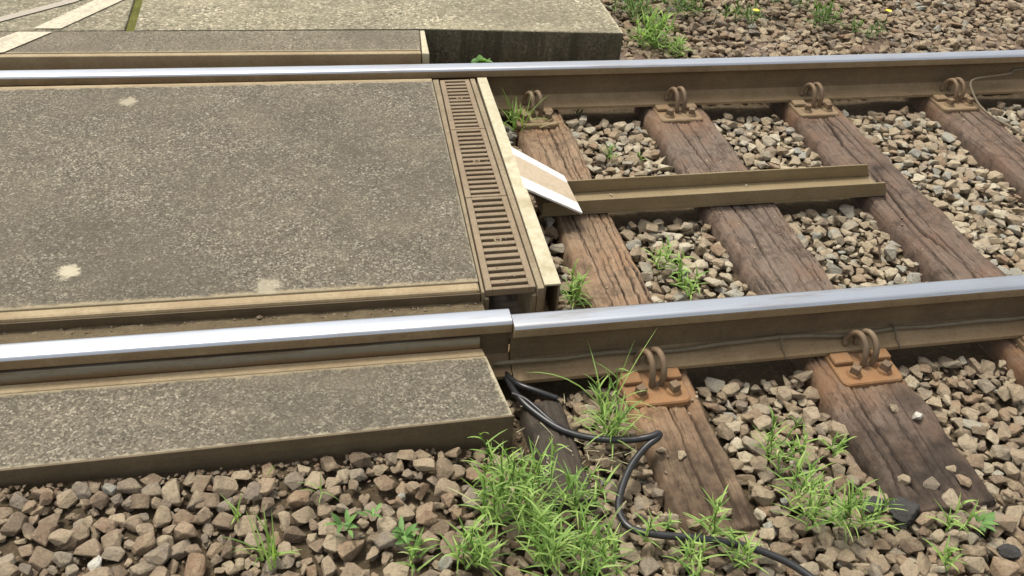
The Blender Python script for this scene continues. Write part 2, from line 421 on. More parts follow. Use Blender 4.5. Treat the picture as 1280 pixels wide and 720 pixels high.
# ------------------------------------------------------------------ ground
GW = 24.0
def ground_z(x, y):
    x = np.asarray(x, float); y = np.asarray(y, float)
    z = np.full(np.broadcast(x, y).shape, -.232)
    front = np.clip((-.12-y)/.1, 0, 1)
    left = np.clip((.62-x)/.42, 0, 1); left = left*left*(3-2*left)
    z = z + front*left*(.085+.034*np.clip((.3-x)/1.0, 0, 1))
    z = z + np.clip((-.45-y)/.5, 0, 1)*.02                    # slight rise to the camera side
    far = np.clip((y-1.55)/.3, 0, 1)
    z = z + far*.045 + np.clip((y-1.9)/1.2, 0, 1)*.03
    z = z - np.clip(np.maximum(np.abs(x)-6, np.abs(y-1)-4)/8, 0, 1)*.15
    return z
def make_ground():
    a = np.unique(np.concatenate([np.linspace(-60, -4, 12), np.linspace(-4, 6, 140), np.linspace(6, 60, 12)]))
    b = np.unique(np.concatenate([np.linspace(-60, -2, 10), np.linspace(-2, 4, 90), np.linspace(4, 60, 14)]))
    X, Y = np.meshgrid(a, b, indexing='ij')
    Z = ground_z(X, Y)-.018 + (vnoise(X*9, Y*9, 3)-.5)*.02 + (vnoise(X*23, Y*23, 4)-.5)*.010
    V = np.stack([X, Y, Z], -1).reshape(-1, 3); n, m = X.shape
    F = [(i*m+j, (i+1)*m+j, (i+1)*m+j+1, i*m+j+1) for i in range(n-1) for j in range(m-1)]
    o = mesh_obj('ground', V, F, M['soil'], smooth=True); o['kind'] = 'structure'
make_ground()

# ------------------------------------------------------------------ crossing slabs and paving
XL = -6.0
def slab(name, corners, ztop, zbot, mat, parent=None, bev=.004, nx=1):
    bm = bmesh.new()
    hexa(bm, [(x, y, zbot) for x, y in corners]+[(x, y, ztop) for x, y in corners], bev, 2)
    return bm_obj(name, bm, mat, parent)
def line(xa, ya, xb, yb):
    return lambda x: ya+(x-xa)*(yb-ya)/(xb-xa)

# middle panel between the rails
mf = line(-1.083, 1.436, .425, 1.398); mn = line(-.81, .190, .389, .163); mnn = line(-.81, .155, .389, .127)
t = empty('crossing_slab', (-1.5, .8, -.2), 'large grey-brown concrete panel with pale worn spots lying between the two rails', 'concrete slab')
def kid(o, t):
    o.parent = t; o.matrix_parent_inverse = Matrix.Translation(-Vector(t.location)); return o
yb = lambda x: mf(x)-.024
kid(slab('slab_body', [(XL, mn(XL)), (.3895, mn(.389)), (.4235, yb(.4235)), (XL, yb(XL))], -.010, -.20, M['panel']), t)
kid(slab('edge_strip', [(XL, mnn(XL)), (.388, mnn(.388)), (.389, mn(.389)-.001), (XL, mn(XL)-.001)], -.0115, -.10, [M['edge']], bev=.008), t)
kid(slab('edge_strip', [(XL, yb(XL)+.001), (.4238, yb(.4238)+.001), (.425, mf(.425)), (XL, mf(XL))], -.012, -.16, M['edge'], bev=.005), t)
# flat steel skirt down the near side of the panel, darker than the edge strip
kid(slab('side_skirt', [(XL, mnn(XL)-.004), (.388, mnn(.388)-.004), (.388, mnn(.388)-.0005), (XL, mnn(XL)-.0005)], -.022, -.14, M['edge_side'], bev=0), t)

# sediment in the flangeways
def strip_sheet(name, ya, yb_, x0, x1, z, amp, mat, seed):
    xs = np.linspace(x0, x1, 160); js = np.linspace(0, 1, 9)
    V = []
    for x in xs:
        for j in js:
            y = ya(x)*(1-j)+yb_(x)*j
            V.append((x, y, z+float(vnoise(x*30, y*60, seed)-.5)*amp+float(vnoise(x*90, y*120, seed+1)-.5)*amp*.6 - (.012 if 0 < j < .3 else 0)*0))
    F = [(i*9+j, (i+1)*9+j, (i+1)*9+j+1, i*9+j+1) for i in range(159) for j in range(8)]
    o = mesh_obj(name, V, F, mat, smooth=True); o['kind'] = 'structure'; return o
strip_sheet('flangeway_ground', lambda x: ncl(x)+.02, lambda x: mnn(x), -3.2, .395, -.049, .007, M['sediment'], 20)
strip_sheet('flangeway_ground', lambda x: mf(x), lambda x: far_y(x)+.02, -3.2, .425, -.050, .006, M['sediment'], 24)

# outer strip on the camera side of the near rail
fl = lambda x: ncl(x)-.0322
ob = lambda x: fl(x)-.0035
t = empty('crossing_slab', (-.3, -.2, -.2), 'narrow concrete strip along the near side of the rail, ending beside the tall grass', 'concrete slab')
bd = .031; ZS = -.073
kid(slab('slab_body', [(XL, -.279), (.4005, -.2765), (.373, ob(.373)-bd), (XL, ob(XL)-bd)], ZS, -.26, M['strip'], bev=.005), t)
kid(slab('edge_strip', [(XL, ob(XL)-bd+.001), (.3725, ob(.3725)-bd+.001), (.368, ob(.368)), (XL, ob(XL))], ZS-.0015, -.20, M['edge'], bev=.005), t)
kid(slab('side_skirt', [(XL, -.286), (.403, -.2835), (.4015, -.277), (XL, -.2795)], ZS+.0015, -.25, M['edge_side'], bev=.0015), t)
# steel filler bar between that strip and the rail web, just under the head
t = slab('filler_bar', [(XL, fl(XL)-.0012), (.362, fl(.362)-.0012), (.362, fl(.362)+.018), (XL, fl(XL)+.018)], -.0405, -.150, M['filler'], bev=.002)
tag(t, 'long flat steel filler bar tucked under the rail head above the narrow concrete strip', 'filler bar')

# outer strip on the far side
f1 = line(-1.127, 1.655, .429, 1.594); f2 = line(-1.176, 1.886, .448, 1.822)
t = empty('crossing_slab', (-.5, 1.75, -.2), 'narrow concrete strip between the farther rail and the large paving slabs', 'concrete slab')
kid(slab('slab_body', [(XL, f1(XL)+.027), (.410, f1(.41)+.027), (.428, f2(.428)-.006), (XL, f2(XL)-.006)], .000, -.2, M['far_strip']), t)
kid(slab('edge_strip', [(XL, f1(XL)), (.409, f1(.409)), (.410, f1(.41)+.026), (XL, f1(XL)+.026)], -.002, -.18, M['edge'], bev=.004), t)
kid(slab('end_plate', [(.412, f1(.41)), (.440, f1(.43)-.004), (.449, f2(.449)-.008), (.430, f2(.43)-.008)], -.001, -.2, M['beam'], bev=.004), t)

# paving beyond
p_r = 1.291; pf = lambda x: f2(x) if x < .44 else 1.825+(x-.44)*(1.742-1.825)/(p_r-.44)
def paving(name, x0, x1):
    return slab(name, [(x0, pf(x0)), (x1, pf(x1)), (x1, 5.2), (x0, 5.2)], .000, -.34, [M['paving']], bev=.006)
mj = line(.0, -.706, .3, -.675)
def pav_left():
    o = paving('pavement', XL, -.725); o['kind'] = 'structure'
pav_left()
bm = bmesh.new()
ringp = [(-.690, pf(-.69)), (.447, pf(.447)), (p_r, pf(p_r)), (p_r, 5.2), (-.690, 5.2)]
lo = [bm.verts.new((x, y, -.34)) for x, y in ringp]; hi = [bm.verts.new((x, y, 0)) for x, y in ringp]
bm.faces.new(hi); bm.faces.new(lo[::-1])
for i in range(5): bm.faces.new((lo[i], lo[(i+1) % 5], hi[(i+1) % 5], hi[i]))
bmesh.ops.bevel(bm, geom=list(bm.edges), offset=.007, segments=2, profile=.5, affect='EDGES')
o = bm_obj('pavement', bm, [M['paving'], M['old_concrete']]); o['kind'] = 'structure'
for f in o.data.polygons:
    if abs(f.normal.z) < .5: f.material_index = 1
o = mesh_obj('joint_moss', [(-.726, 1.885, -.012), (-.689, 1.885, -.012), (-.689, 5.2, -.012), (-.726, 5.2, -.012)], [(0, 1, 2, 3)], M['moss'], origin=(-.7, 2.2, -.012))
tag(o, 'strip of green moss growing in the joint between paving slabs', 'moss', kind='stuff')

# painted marks on the paving and on the far strip
def mark(name, pix, z, mat, label):
    V = [tuple(at(a, b, z)) for a, b in pix]
    F = [tuple(range(len(V)))]
    o = mesh_obj(name, V, F, mat, origin=tuple(sum((Vector(v) for v in V), Vector())/len(V))); return tag(o, label, 'road marking', 'painted stripes on the paving', 'structure')
mark('road_marking', [(41, 35.5), (76, 35.5), (240, -40), (205, -40)], .004, M['road_paint'], 'broad pale yellowish painted stripe slanting across the paving')
mark('road_marking', [(-30, 70), (5, 65), (66, 39.5), (22, 39.5), (-40, 62)], .004, M['road_paint'], 'worn end of the pale painted stripe on the narrow concrete strip')
mark('road_marking', [(-30, 36), (-30, 27), (0, 21), (75, 2), (150, -30), (170, -30), (95, 2), (30, 19), (0, 27)], .004, M['road_paint_faint'], 'thin faded white painted line above the broad stripe')

# ------------------------------------------------------------------ drain
gl = lambda y: .403+(y-.133)*(.453-.403)/1.27          # left edge of the gratings
gr = lambda y: .547+(y-.133)*(.569-.547)/1.27
t = empty('drain_channel', (.5, .75, -.24), 'long drain channel with dusty walls under three iron gratings at the slab end', 'drain')
def ystrip(name, xa, xb, y0, y1, z0, z1, mat, parent, bev=.002):
    bm = bmesh.new()
    hexa(bm, [(xa(y0), y0, z0), (xb(y0), y0, z0), (xb(y1), y1, z0), (xa(y1), y1, z0), (xa(y0), y0, z1), (xb(y0), y0, z1), (xb(y1), y1, z1), (xa(y1), y1, z1)], bev, 2)
    return kid(bm_obj(name, bm, mat), parent) if parent else bm_obj(name, bm, mat)
sl_r = lambda y: .390+(y-.163)*(.4255-.390)/1.24
ystrip('channel_wall', lambda y: sl_r(y)+.0035, lambda y: gl(y)-.003, .125, 1.402, -.26, -.020, M['channel_wall'], t)
ystrip('channel_wall', lambda y: gr(y)+.003, lambda y: gr(y)+.021, .125, 1.402, -.26, -.021, M['channel_wall'], t)
ystrip('ledge', lambda y: gl(y)-.002, lambda y: gl(y)+.012, .128, 1.400, -.26, -.047, M['channel_wall'], t)
ystrip('ledge', lambda y: gr(y)-.012, lambda y: gr(y)+.002, .128, 1.400, -.26, -.047, M['channel_wall'], t)
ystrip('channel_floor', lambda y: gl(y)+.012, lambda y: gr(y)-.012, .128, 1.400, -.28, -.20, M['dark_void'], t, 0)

def grate(y0, y1, n, label, boss):
    """one grating: side rails, end rails, bars and the fixing boss; slots are real openings"""
    o0 = ((gl(y0)+gr(y0))/2, (y0+y1)/2, -.045)
    t = empty('drain_grate', o0, label, 'drain grate', 'iron drain gratings in the channel')
    bm = bmesh.new()
    zt, zb = -.0205, -.043
    L0 = lambda y: gl(y)+.002; R0 = lambda y: gr(y)-.002
    wl = lambda y: L0(y)+.0185; wr = lambda y: R0(y)-.0175
    def q(xa, xb, ya, yb, z0=zb, z1=zt, b=.0012):
        hexa(bm, [(xa(ya), ya, z0), (xb(ya), ya, z0), (xb(yb), yb, z0), (xa(yb), yb, z0), (xa(ya), ya, z1), (xb(ya), ya, z1), (xb(yb), yb, z1), (xa(yb), yb, z1)], b, 1)
    e = .0015
    q(L0, wl, y0+e, y1-e); q(wr, R0, y0+e, y1-e)
    P = (y1-y0-.012)/n
    edges = [y0+.006+P*i for i in range(n+1)]
    sw = P*.47
    il = lambda y: wl(y)+.0003; ir = lambda y: wr(y)-.0003
    q(il, ir, y0+e, edges[0]+P/2-sw/2, b=.0012)
    for i in range(n-1): q(il, ir, edges[i]+P/2+sw/2, edges[i+1]+P/2-sw/2, zb, zt-.0006)
    q(il, ir, edges[n-1]+P/2+sw/2, y1-e)
    g = kid(bm_obj('grid', bm, M['grate']), t)
    yb = edges[boss]+P/2; xm = (gl(yb)+gr(yb))/2
    bm = bmesh.new()
    bmesh.ops.create_cone(bm, cap_ends=True, segments=20, radius1=.0125, radius2=.0115, depth=.022, matrix=Matrix.Translation((xm, yb, -.031)))
    bs = kid(bm_obj('fixing_boss', bm, M['grate']), t)
    bm = bmesh.new(); bmesh.ops.create_cone(bm, cap_ends=True, segments=6, radius1=.007, radius2=.0062, depth=.005, matrix=Matrix.Translation((xm, yb, -.0178)))
    k = bm_obj('bolt_head', bm, M['clip']); k.parent = bs
    # kid() put the boss in world space under the empty; keep the bolt with it
    k.matrix_parent_inverse = Matrix.Identity(4)
grate(.133, .590, 15, 'rusty iron drain grating nearest the rail joint, over the open drain mouth', 7)
grate(.590, 1.017, 15, 'rusty iron drain grating between the other two gratings', 7)
grate(1.017, 1.398, 14, 'rusty iron drain grating tucked against the farther rail', 8)

# hollow edge beam with lichened top
bl = lambda y: .571+(y-.134)*(.5995-.571)/1.27; br = lambda y: .618+(y-.134)*(.636-.618)/1.27
t = empty('edge_beam', (.6, .75, -.19), 'hollow cream edge beam with lichen spots along the drain, open at its near end', 'beam')
ystrip('top_flange', bl, br, .137, 1.405, -.026, -.019, M['beam'], t, .0015)
ystrip('side_web', bl, lambda y: bl(y)+.006, .140, 1.404, -.17, -.0262, M['channel_wall'], t, .001)
ystrip('side_web', lambda y: br(y)-.006, br, .141, 1.404, -.17, -.0262, M['channel_wall'], t, .001)

# ------------------------------------------------------------------ sleepers
def sleeper(xc0, xc1, w, y0, y1, mat, label, seed, cracks, dark_from=None, ztop=-.178, blots=()):
    """old timber sleeper from y0 to y1, centre xc0 at y=0 and xc1 at y=1.4; the top is modelled with grain ridges and cracks"""
    nx, ny = 78, 430
    ts = np.linspace(-1, 1, nx); ys = np.linspace(y0, y1, ny)
    T, Y = np.meshgrid(ts, ys, indexing='ij')
    cx = xc0+(Y/1.4)*(xc1-xc0)
    edge = 1+((vnoise(Y*9, np.sign(T)*3+seed, seed)-.5)*.13+(vnoise(Y*26, np.sign(T)*5+seed, seed+1)-.5)*.08+(vnoise(Y*80, np.sign(T)*7+seed*2., seed+1)-.5)*.035)*np.abs(T)**3
    X = cx+T*w/2*edge
    u = T*w/2
    grain = (vnoise(u*330+vnoise(Y*3, u*8, seed+2)*2, Y*4, seed+3)-.5)*.0034+(vnoise(u*120, Y*3.2, seed+4)-.5)*.006+(vnoise(u*30, Y*6, seed+5)-.5)*.007+(vnoise(u*700, Y*16, seed+9)-.5)*.002+(vnoise(u*16, Y*9, seed+11)-.5)*.010
    Z = ztop+grain
    crack = np.zeros_like(Z)
    rc = np.random.default_rng(seed)
    more = []
    for _ in range(34):
        yc = rc.uniform(y0, y1); ln = rc.uniform(.05, .28)
        more.append((rc.uniform(-.95, .95), .004, yc-ln, yc+ln, rc.uniform(.0006, .0017), rc.uniform(.003, .008)))
    for (c0, amp, ya, yb, wd, dp) in list(cracks)+more:
        c = c0*w/2+amp*(vnoise(Y*4, Y*0+c0*10, seed+6)-.5)*2+.0035*(vnoise(Y*26, Y*0+c0*7, seed+7)-.5)*2+.002*(vnoise(Y*70, Y*0+c0*9, seed+7)-.5)*2
        fade = np.clip((Y-ya)/.08, 0, 1)*np.clip((yb-Y)/.08, 0, 1)
        ww = wd*(.4+.9*vnoise(Y*9, Y*0+c0*3, seed+8))*np.sqrt(fade)+1e-6
        k = np.exp(-((u-c)/ww)**2)*fade
        crack = np.maximum(crack, k); Z = Z-dp*k
    a = np.abs(T)
    Z = Z-.014*np.clip((a-.84)/.16, 0, 1)**2*(1+vnoise(Y*11, T, seed+5))
    # fibre loss near the ends
    endf = np.clip((y0+.22-Y)/.22, 0, 1)
    Z = Z-endf*(.012*vnoise(u*60, Y*12, seed+10)+.006)
    V = np.stack([X, Y, Z], -1)
    # skirts on all four sides
    side = lambda A, dx: np.stack([A[:, 0]+dx, A[:, 1], np.full(len(A), -.31)], -1)
    Lm, Rm = V[0].copy(), V[-1].copy()
    Lm[:, 2] -= .03; Rm[:, 2] -= .03; Lm[:, 0] -= .002; Rm[:, 0] += .002
    V = np.concatenate([side(V[0], -.004)[None], Lm[None], V, Rm[None], side(V[-1], .004)[None]], 0)
    e0 = V[:, :1].copy(); e0[:, :, 2] = -.31; e0[:, :, 1] -= .008
    e1 = V[:, -1:].copy(); e1[:, :, 2] = -.31; e1[:, :, 1] += .008
    V = np.concatenate([e0, V, e1], 1)
    n, m = V.shape[:2]
    F = [(i*m+j, (i+1)*m+j, (i+1)*m+j+1, i*m+j+1) for i in range(n-1) for j in range(m-1)]
    pad = lambda A: np.pad(A, ((2, 2), (1, 1)), mode='edge').reshape(-1)
    org = (xc0, (y0+y1)/2, -.31)
    o = mesh_obj('sleeper', V.reshape(-1, 3), F, mat, origin=org, smooth=True)
    YY = V.reshape(-1, 3)[:, 1]; XX = V.reshape(-1, 3)[:, 0]
    wth = np.zeros(len(YY)) if dark_from is None else np.clip((dark_from-YY)/.16, 0, 1)
    for bx_, by_, rx_, ry_ in blots: wth = np.maximum(wth, 0.95*np.exp(-((XX-bx_)/rx_)**2-((YY-by_)/ry_)**2))
    wth = np.clip(wth, 0, 1)
    rust = np.maximum((.45+.4*vnoise(XX*40, YY*25, seed+12))*np.exp(-((YY+.16)/.085)**2), .4*np.exp(-((YY-1.33)/.08)**2))*(1-.5*wth)
    for nm, arr in (('crack', np.clip(pad(crack)*1.3, 0, 1)), ('weather_shade', wth), ('rust', rust)):
        at_ = o.data.attributes.new(nm, 'FLOAT', 'POINT'); at_.data.foreach_set('value', arr.astype(np.float32))
    return tag(o, label, 'sleeper', 'timber sleepers under the rails')
sleeper(.842, .852, .205, -.60, 2.02, M['wood_tan'], 'tan timber sleeper next to the edge beam, under the tilted white plate', 40,
        [(.15, .006, -.1, 1.5, .0022, .012), (.55, .008, .1, 1.5, .0022, .012), (-.35, .01, .0, 1.3, .0015, .006), (.8, .004, .2, 1.2, .0015, .008), (-.05, .012, -.6, -.1, .004, .016), (.5, .012, -.6, -.15, .003, .012), (.35, .004, .4, 1.5, .001, .006)], -.26, blots=[(.90, -.34, .06, .10), (.93, -.46, .05, .1), (.80, .64, .08, .05)])  # last blot paints the tilted plate's cast shadow onto the wood
sleeper(1.428, 1.428, .262, -.62, 2.00, M['wood_grey'], 'brown timber sleeper under the middle of the steel cable trough', 60,
        [(-.35, .022, .05, 1.5, .0028, .016), (.05, .02, .1, .95, .0018, .010), (.5, .02, .1, .7, .0022, .012), (-.75, .008, -.6, .4, .003, .014), (.15, .012, .9, 1.5, .002, .012), (-.45, .006, -.62, -.1, .0035, .02), (.35, .02, -.6, -.2, .0022, .01), (0, .02, -.62, -.25, .002, .010)], -.28, blots=[(1.45, -.42, .07, .10), (1.50, -.28, .05, .06)])
sleeper(2.040, 2.035, .232, -.60, 2.05, M['wood_dark'], 'dark cracked timber sleeper at the free end of the cable trough', 80,
        [(-.2, .03, .1, 1.3, .005, .022), (.15, .02, .2, .9, .003, .014), (-.5, .01, .1, .7, .0025, .012), (.5, .01, .7, 1.5, .002, .010), (.1, .015, .9, 1.5, .003, .016), (.3, .015, -.6, .1, .003, .012)], -.3, blots=[(2.08, .86, .06, .045)])
sleeper(2.70, 2.695, .215, -.60, 2.05, M['wood_dark'], 'dark timber sleeper farthest along the track, beside the bond wire', 100,
        [(-.3, .015, .4, 1.5, .003, .016), (.2, .02, .2, 1.4, .003, .014), (.6, .01, .3, 1.2, .002, .01)], -.3)
sleeper(3.32, 3.32, .23, -.60, 2.05, M['wood_grey'], 'timber sleeper beyond the bond wire, only its far end in view', 120, [(.1, .02, 0, 1.4, .003, .015)], -.3)
SLE = [(.847, .205), (1.428, .262), (2.038, .232), (2.698, .215), (3.32, .23)]

# black plank by the slab corner
def plank():
    nx, ny = 30, 60
    ts = np.linspace(-1, 1, nx); ys = np.linspace(-.49, -.175, ny)
    T, Y = np.meshgrid(ts, ys, indexing='ij')
    X = .505+T*.052+(vnoise(Y*20, T*0, 5)-.5)*.008*np.abs(T)+(Y+.3)*-.05
    Z = -.150+.02*(Y+.3)+(vnoise(T*8, Y*8, 6)-.5)*.008+(vnoise(T*25, Y*6, 7)-.5)*.003-.01*np.clip(np.abs(T)-.85, 0, 1)/.15
    V = np.stack([X, Y, Z], -1)
    sk = lambda A: np.stack([A[..., 0], A[..., 1], A[..., 2]*0-.24], -1)
    V = np.concatenate([sk(V[:1]), V, sk(V[-1:])], 0); V = np.concatenate([sk(V[:, :1]), V, sk(V[:, -1:])], 1)
    n, m = V.shape[:2]; F = [(i*m+j, (i+1)*m+j, (i+1)*m+j+1, i*m+j+1) for i in range(n-1) for j in range(m-1)]
    o = mesh_obj('plank', V.reshape(-1, 3), F, M['plank'], origin=(.5, -.33, -.2), smooth=True)
    for nm in ('crack', 'weather_shade', 'rust'): o.data.attributes.new(nm, 'FLOAT', 'POINT')
    tag(o, 'short blackened wet plank lying in the grass beside the slab corner', 'plank')
plank()

# ------------------------------------------------------------------ rail fastenings
def fastening(x, yc, wx, mat, label, rz=0.0, side=-1, n=None):
    """base plate under the rail with, on each side, a rib, a double-loop spring clip and two square-headed screws. side = the side seen first"""
    zt = -RH-.001
    t = empty('rail_fastening', (x, yc, -.178), label, 'rail fastening', 'rail fastenings on the sleepers', rz)
    bm = bmesh.new()
    ring = []
    for cx, cy_, a0 in ((wx/2-.02, .170, 0), (-wx/2+.02, .170, 90), (-wx/2+.02, -.170, 180), (wx/2-.02, -.170, 270)):
        for q in range(6):
            an = math.radians(a0+q*18); ring.append((cx+.02*math.cos(an), cy_+.02*math.sin(an)))
    lo = [bm.verts.new((x_, y_, -.004)) for x_, y_ in ring]; mid_ = [bm.verts.new((x_, y_, .010)) for x_, y_ in ring]
    hi = [bm.verts.new((x_*.965, y_*.982, .014)) for x_, y_ in ring]
    for A_, B_ in ((lo, mid_), (mid_, hi)):
        for q in range(len(ring)): bm.faces.new((A_[q], A_[(q+1) % len(ring)], B_[(q+1) % len(ring)], B_[q]))
    bm.faces.new(hi); bm.faces.new(lo[::-1])
    bm_obj('base_plate', bm, mat, t)
    for s in (-1, 1):
        bm = bmesh.new()
        box(bm, -wx/2+.004, -.030, min(s*.076, s*.118), max(s*.076, s*.118), .0135, .028, .005, 2)
        bm_obj('rib', bm, mat, t)
        bm = bmesh.new()
        box(bm, .036, wx/2-.004, min(s*.076, s*.114), max(s*.076, s*.114), .0135, .029, .005, 2)
        bm_obj('rib', bm, mat, t)
        # clip: one rod, two upright loops joined at the plate and ending on the rail foot
        zf = .030
        pts = [(-.030, s*.055, zf+.006), (-.028, s*.050, zf+.026), (-.020, s*.060, zf+.052), (-.014, s*.082, zf+.064), (-.010, s*.108, zf+.052), (-.009, s*.124, zf+.022), (-.008, s*.126, .022),
               (-.001, s*.121, .014), (.010, s*.120, .013), (.020, s*.123, .018), (.022, s*.124, zf+.024), (.021, s*.108, zf+.054), (.016, s*.082, zf+.066), (.010, s*.060, zf+.054), (.004, s*.050, zf+.028), (.004, s*.056, zf+.006)]
        V, F = tube(smooth_path(pts, 6), .0088, 10)
        mesh_obj('spring_clip', V, F, M['clip'], t, smooth=True)
        for k, xx in enumerate((-.047, .047)):
            yy = s*(.152 if k == 0 else .150)
            bm = bmesh.new()
            bmesh.ops.create_cone(bm, cap_ends=True, segments=20, radius1=.0225, radius2=.0185, depth=.008, matrix=Matrix.Translation((xx, yy, .018)))
            w_ = bm_obj('washer', bm, mat, t)
            bm = bmesh.new()
            a = .0125
            rot = Matrix.Rotation(random.uniform(.1, 1.2), 4, 'Z')
            vs = [rot @ Vector(p) for p in ((-a, -a, 0), (a, -a, 0), (a, a, 0), (-a, a, 0))]
            hexa(bm, [(v.x+xx, v.y+yy, .021) for v in vs]+[(v.x*.93+xx, v.y*.93+yy, .043) for v in vs], .002, 2)
            bm_obj('screw_head', bm, M['clip'], w_)
    return t
fastening(.818, ncr(.82), .175, M['plate_orange'], 'bright orange rusted plate with spring clip behind the grass clump, beside the black cable')
fastening(1.440, ncr(1.44), .185, M['plate_orange'], 'rusty plate with spring clip on the split sleeper with two loose stones')
fastening(2.06, ncr(2.06), .18, M['plate_brown'], 'rail plate of the next sleeper along the near rail, at the picture edge')
fastening(.826, fcr(.83), .165, M['plate_brown'], 'brown plate with clip half hidden by grass next to the edge beam')
fastening(1.420, fcr(1.42), .180, M['plate_brown'], 'brown plate with clip on the far rail, second from the edge beam')
fastening(2.022, fcr(2.02), .180, M['plate_brown'], 'brown plate with clip on the far rail between plain plate and bond wire')
fastening(2.690, fcr(2.69), .180, M['plate_brown'], 'dusty plate with clip on the far rail where the bond wire bends down')

# ------------------------------------------------------------------ cable trough and tilted plate
def trough():
    x0, x1 = .70, 1.985
    yn, yf = .676, .806; zb, zt = -.1735, -.117; th = .006
    t = empty('cable_trough', ((x0+x1)/2, .74, -.178), 'open brown steel cable trough lying across the sleepers', 'cable trough')
    def part(name, ya, yb, za, zb_, d0=0, d1=0):
        bm = bmesh.new(); hexa(bm, [(x0, ya, za), (x1+d0, ya, za), (x1+d0, yb, za), (x0, yb, za), (x0, ya, zb_), (x1+d1, ya, zb_), (x1+d1, yb, zb_), (x0, yb, zb_)], .0012, 1)
        kid(bm_obj(name, bm, M['trough']), t)
    part('floor', yn, yf, zb, zb+th, .0, .0)
    part('side_wall', yn, yn+th, zb+th+.0005, zt, 0, -.02)
    part('side_wall', yf-th, yf, zb+th+.0005, zt, 0, -.025)
trough()
def tilted_plate():
    A, B = Vector((.626, .880, -.017)), Vector((.619, .622, -.017))       # on the beam
    C_, D = Vector((.815, .600, -.112)), Vector((.807, .818, -.106))
    t = empty('cover_plate', (A+C_)/2, 'bent cover plate with white painted edges and beige middle, leaning from beam to trough', 'cover plate')
    def quad(name, f0, f1, mat, lift, th=.007):
        # f0..f1: fraction across the plate (0 = near edge B-C, 1 = far edge A-D)
        L0, L1 = B.lerp(A, f0), B.lerp(A, f1); R0, R1 = C_.lerp(D, f0), C_.lerp(D, f1)
        nrm = (R0-L0).cross(L1-L0).normalized()
        bm = bmesh.new(); P = [L0, R0, R1, L1]
        hexa(bm, [tuple(p+nrm*(lift-th)) for p in P]+[tuple(p+nrm*lift) for p in P], .0008, 1)
        kid(bm_obj(name, bm, mat), t)
    quad('white_band', 0, .27, M['white_paint'], 0)
    quad('middle_band', .271, .799, M['beige_paint'], -.0004)
    quad('white_band', .80, 1, M['white_paint'], 0)
tilted_plate()

# ------------------------------------------------------------------ cables and wires
def cable(name, pts, r, mat, label, cat='cable', n=8, seg=10, group=None):
    V, F = tube(smooth_path(pts, n), r, seg)
    o = mesh_obj(name, V, F, mat, origin=tuple(pts[len(pts)//2]), smooth=True); return tag(o, label, cat, group)
G = lambda px, py, z: tuple(at(px, py, z))
def foot_cable():
    pts = []
    for i, x in enumerate(np.linspace(JX-.05, 4.5, 46)):
        c = ncr(x); pts.append((x, c-.028-.004*math.sin(i*1.3), -.126+.004*math.sin(i*.9)+.003*math.sin(i*2.1)))
    t = empty('signal_cable', (1.5, ncr(1.5)-.03, -.13), 'thin brown cable clipped along the foot of the nearer rail', 'cable')
    V, F = tube(smooth_path(pts, 4), .0065, 8); kid(mesh_obj('cable_sheath', V, F, M['wire'], smooth=True), t)
    for px in (968, 1118):
        P = at(px, 420, -.14); x = P.x; c = ncr(x)
        loop = [(x-.002, c-.016, -.119), (x-.001, c-.027, -.116), (x, c-.037, -.122), (x+.002, c-.055, -.1445), (x+.003, c-.074, -.149), (x+.004, c-.0765, -.158)]
        V, F = tube(smooth_path(loop, 5), .0028, 6); kid(mesh_obj('cable_clip', V, F, M['wire'], smooth=True), t)
foot_cable()
cable('bond_wire', [(3.10, far_y(3.1)+.02, -.075), (3.02, far_y(3.0)+.016, -.08), G(1262, 92, -.085), G(1235, 96, -.09), G(1218, 99, -.095), G(1213, 105, -.105), G(1216, 116, -.125), G(1224, 131, -.15), G(1240, 146, -.163), G(1262, 158, -.166), G(1285, 172, -.168), G(1320, 192, -.17)],
      .0048, M['wire'], 'bare bond wire bending from the far rail web down over the sleeper', 'wire')

# ------------------------------------------------------------------ ballast
def stone_protos(n=26):
    out = []
    rng = np.random.default_rng(5)
    for k in range(n):
        bm = bmesh.new()
        m = int(rng.integers(11, 18))
        sc = np.array([1.0, rng.uniform(.62, .95), rng.uniform(.45, .75)])
        for _ in range(m):
            v = rng.normal(size=3); v /= np.linalg.norm(v)
            v = np.sign(v)*np.abs(v)**.65
            v = v/np.linalg.norm(v)*rng.uniform(.9, 1.08)*sc
            bm.verts.new(v)
        r = bmesh.ops.convex_hull(bm, input=bm.verts)
        bmesh.ops.delete(bm, geom=[v for v in bm.verts if not v.link_faces], context='VERTS')
        bmesh.ops.dissolve_limit(bm, angle_limit=.30, verts=bm.verts, edges=bm.edges)
        bmesh.ops.bevel(bm, geom=list(bm.edges), offset=.045, segments=1, affect='EDGES', clamp_overlap=True)
        bmesh.ops.triangulate(bm, faces=[f for f in bm.faces if len(f.verts) > 4])
        bm.verts.index_update(); bm.normal_update()
        V = np.array([v.co[:] for v in bm.verts]); F = [tuple(v.index for v in f.verts) for f in bm.faces]
        bm.free(); out.append((V, F, np.abs(V).max(0)))
    return out
PROTO = stone_protos()

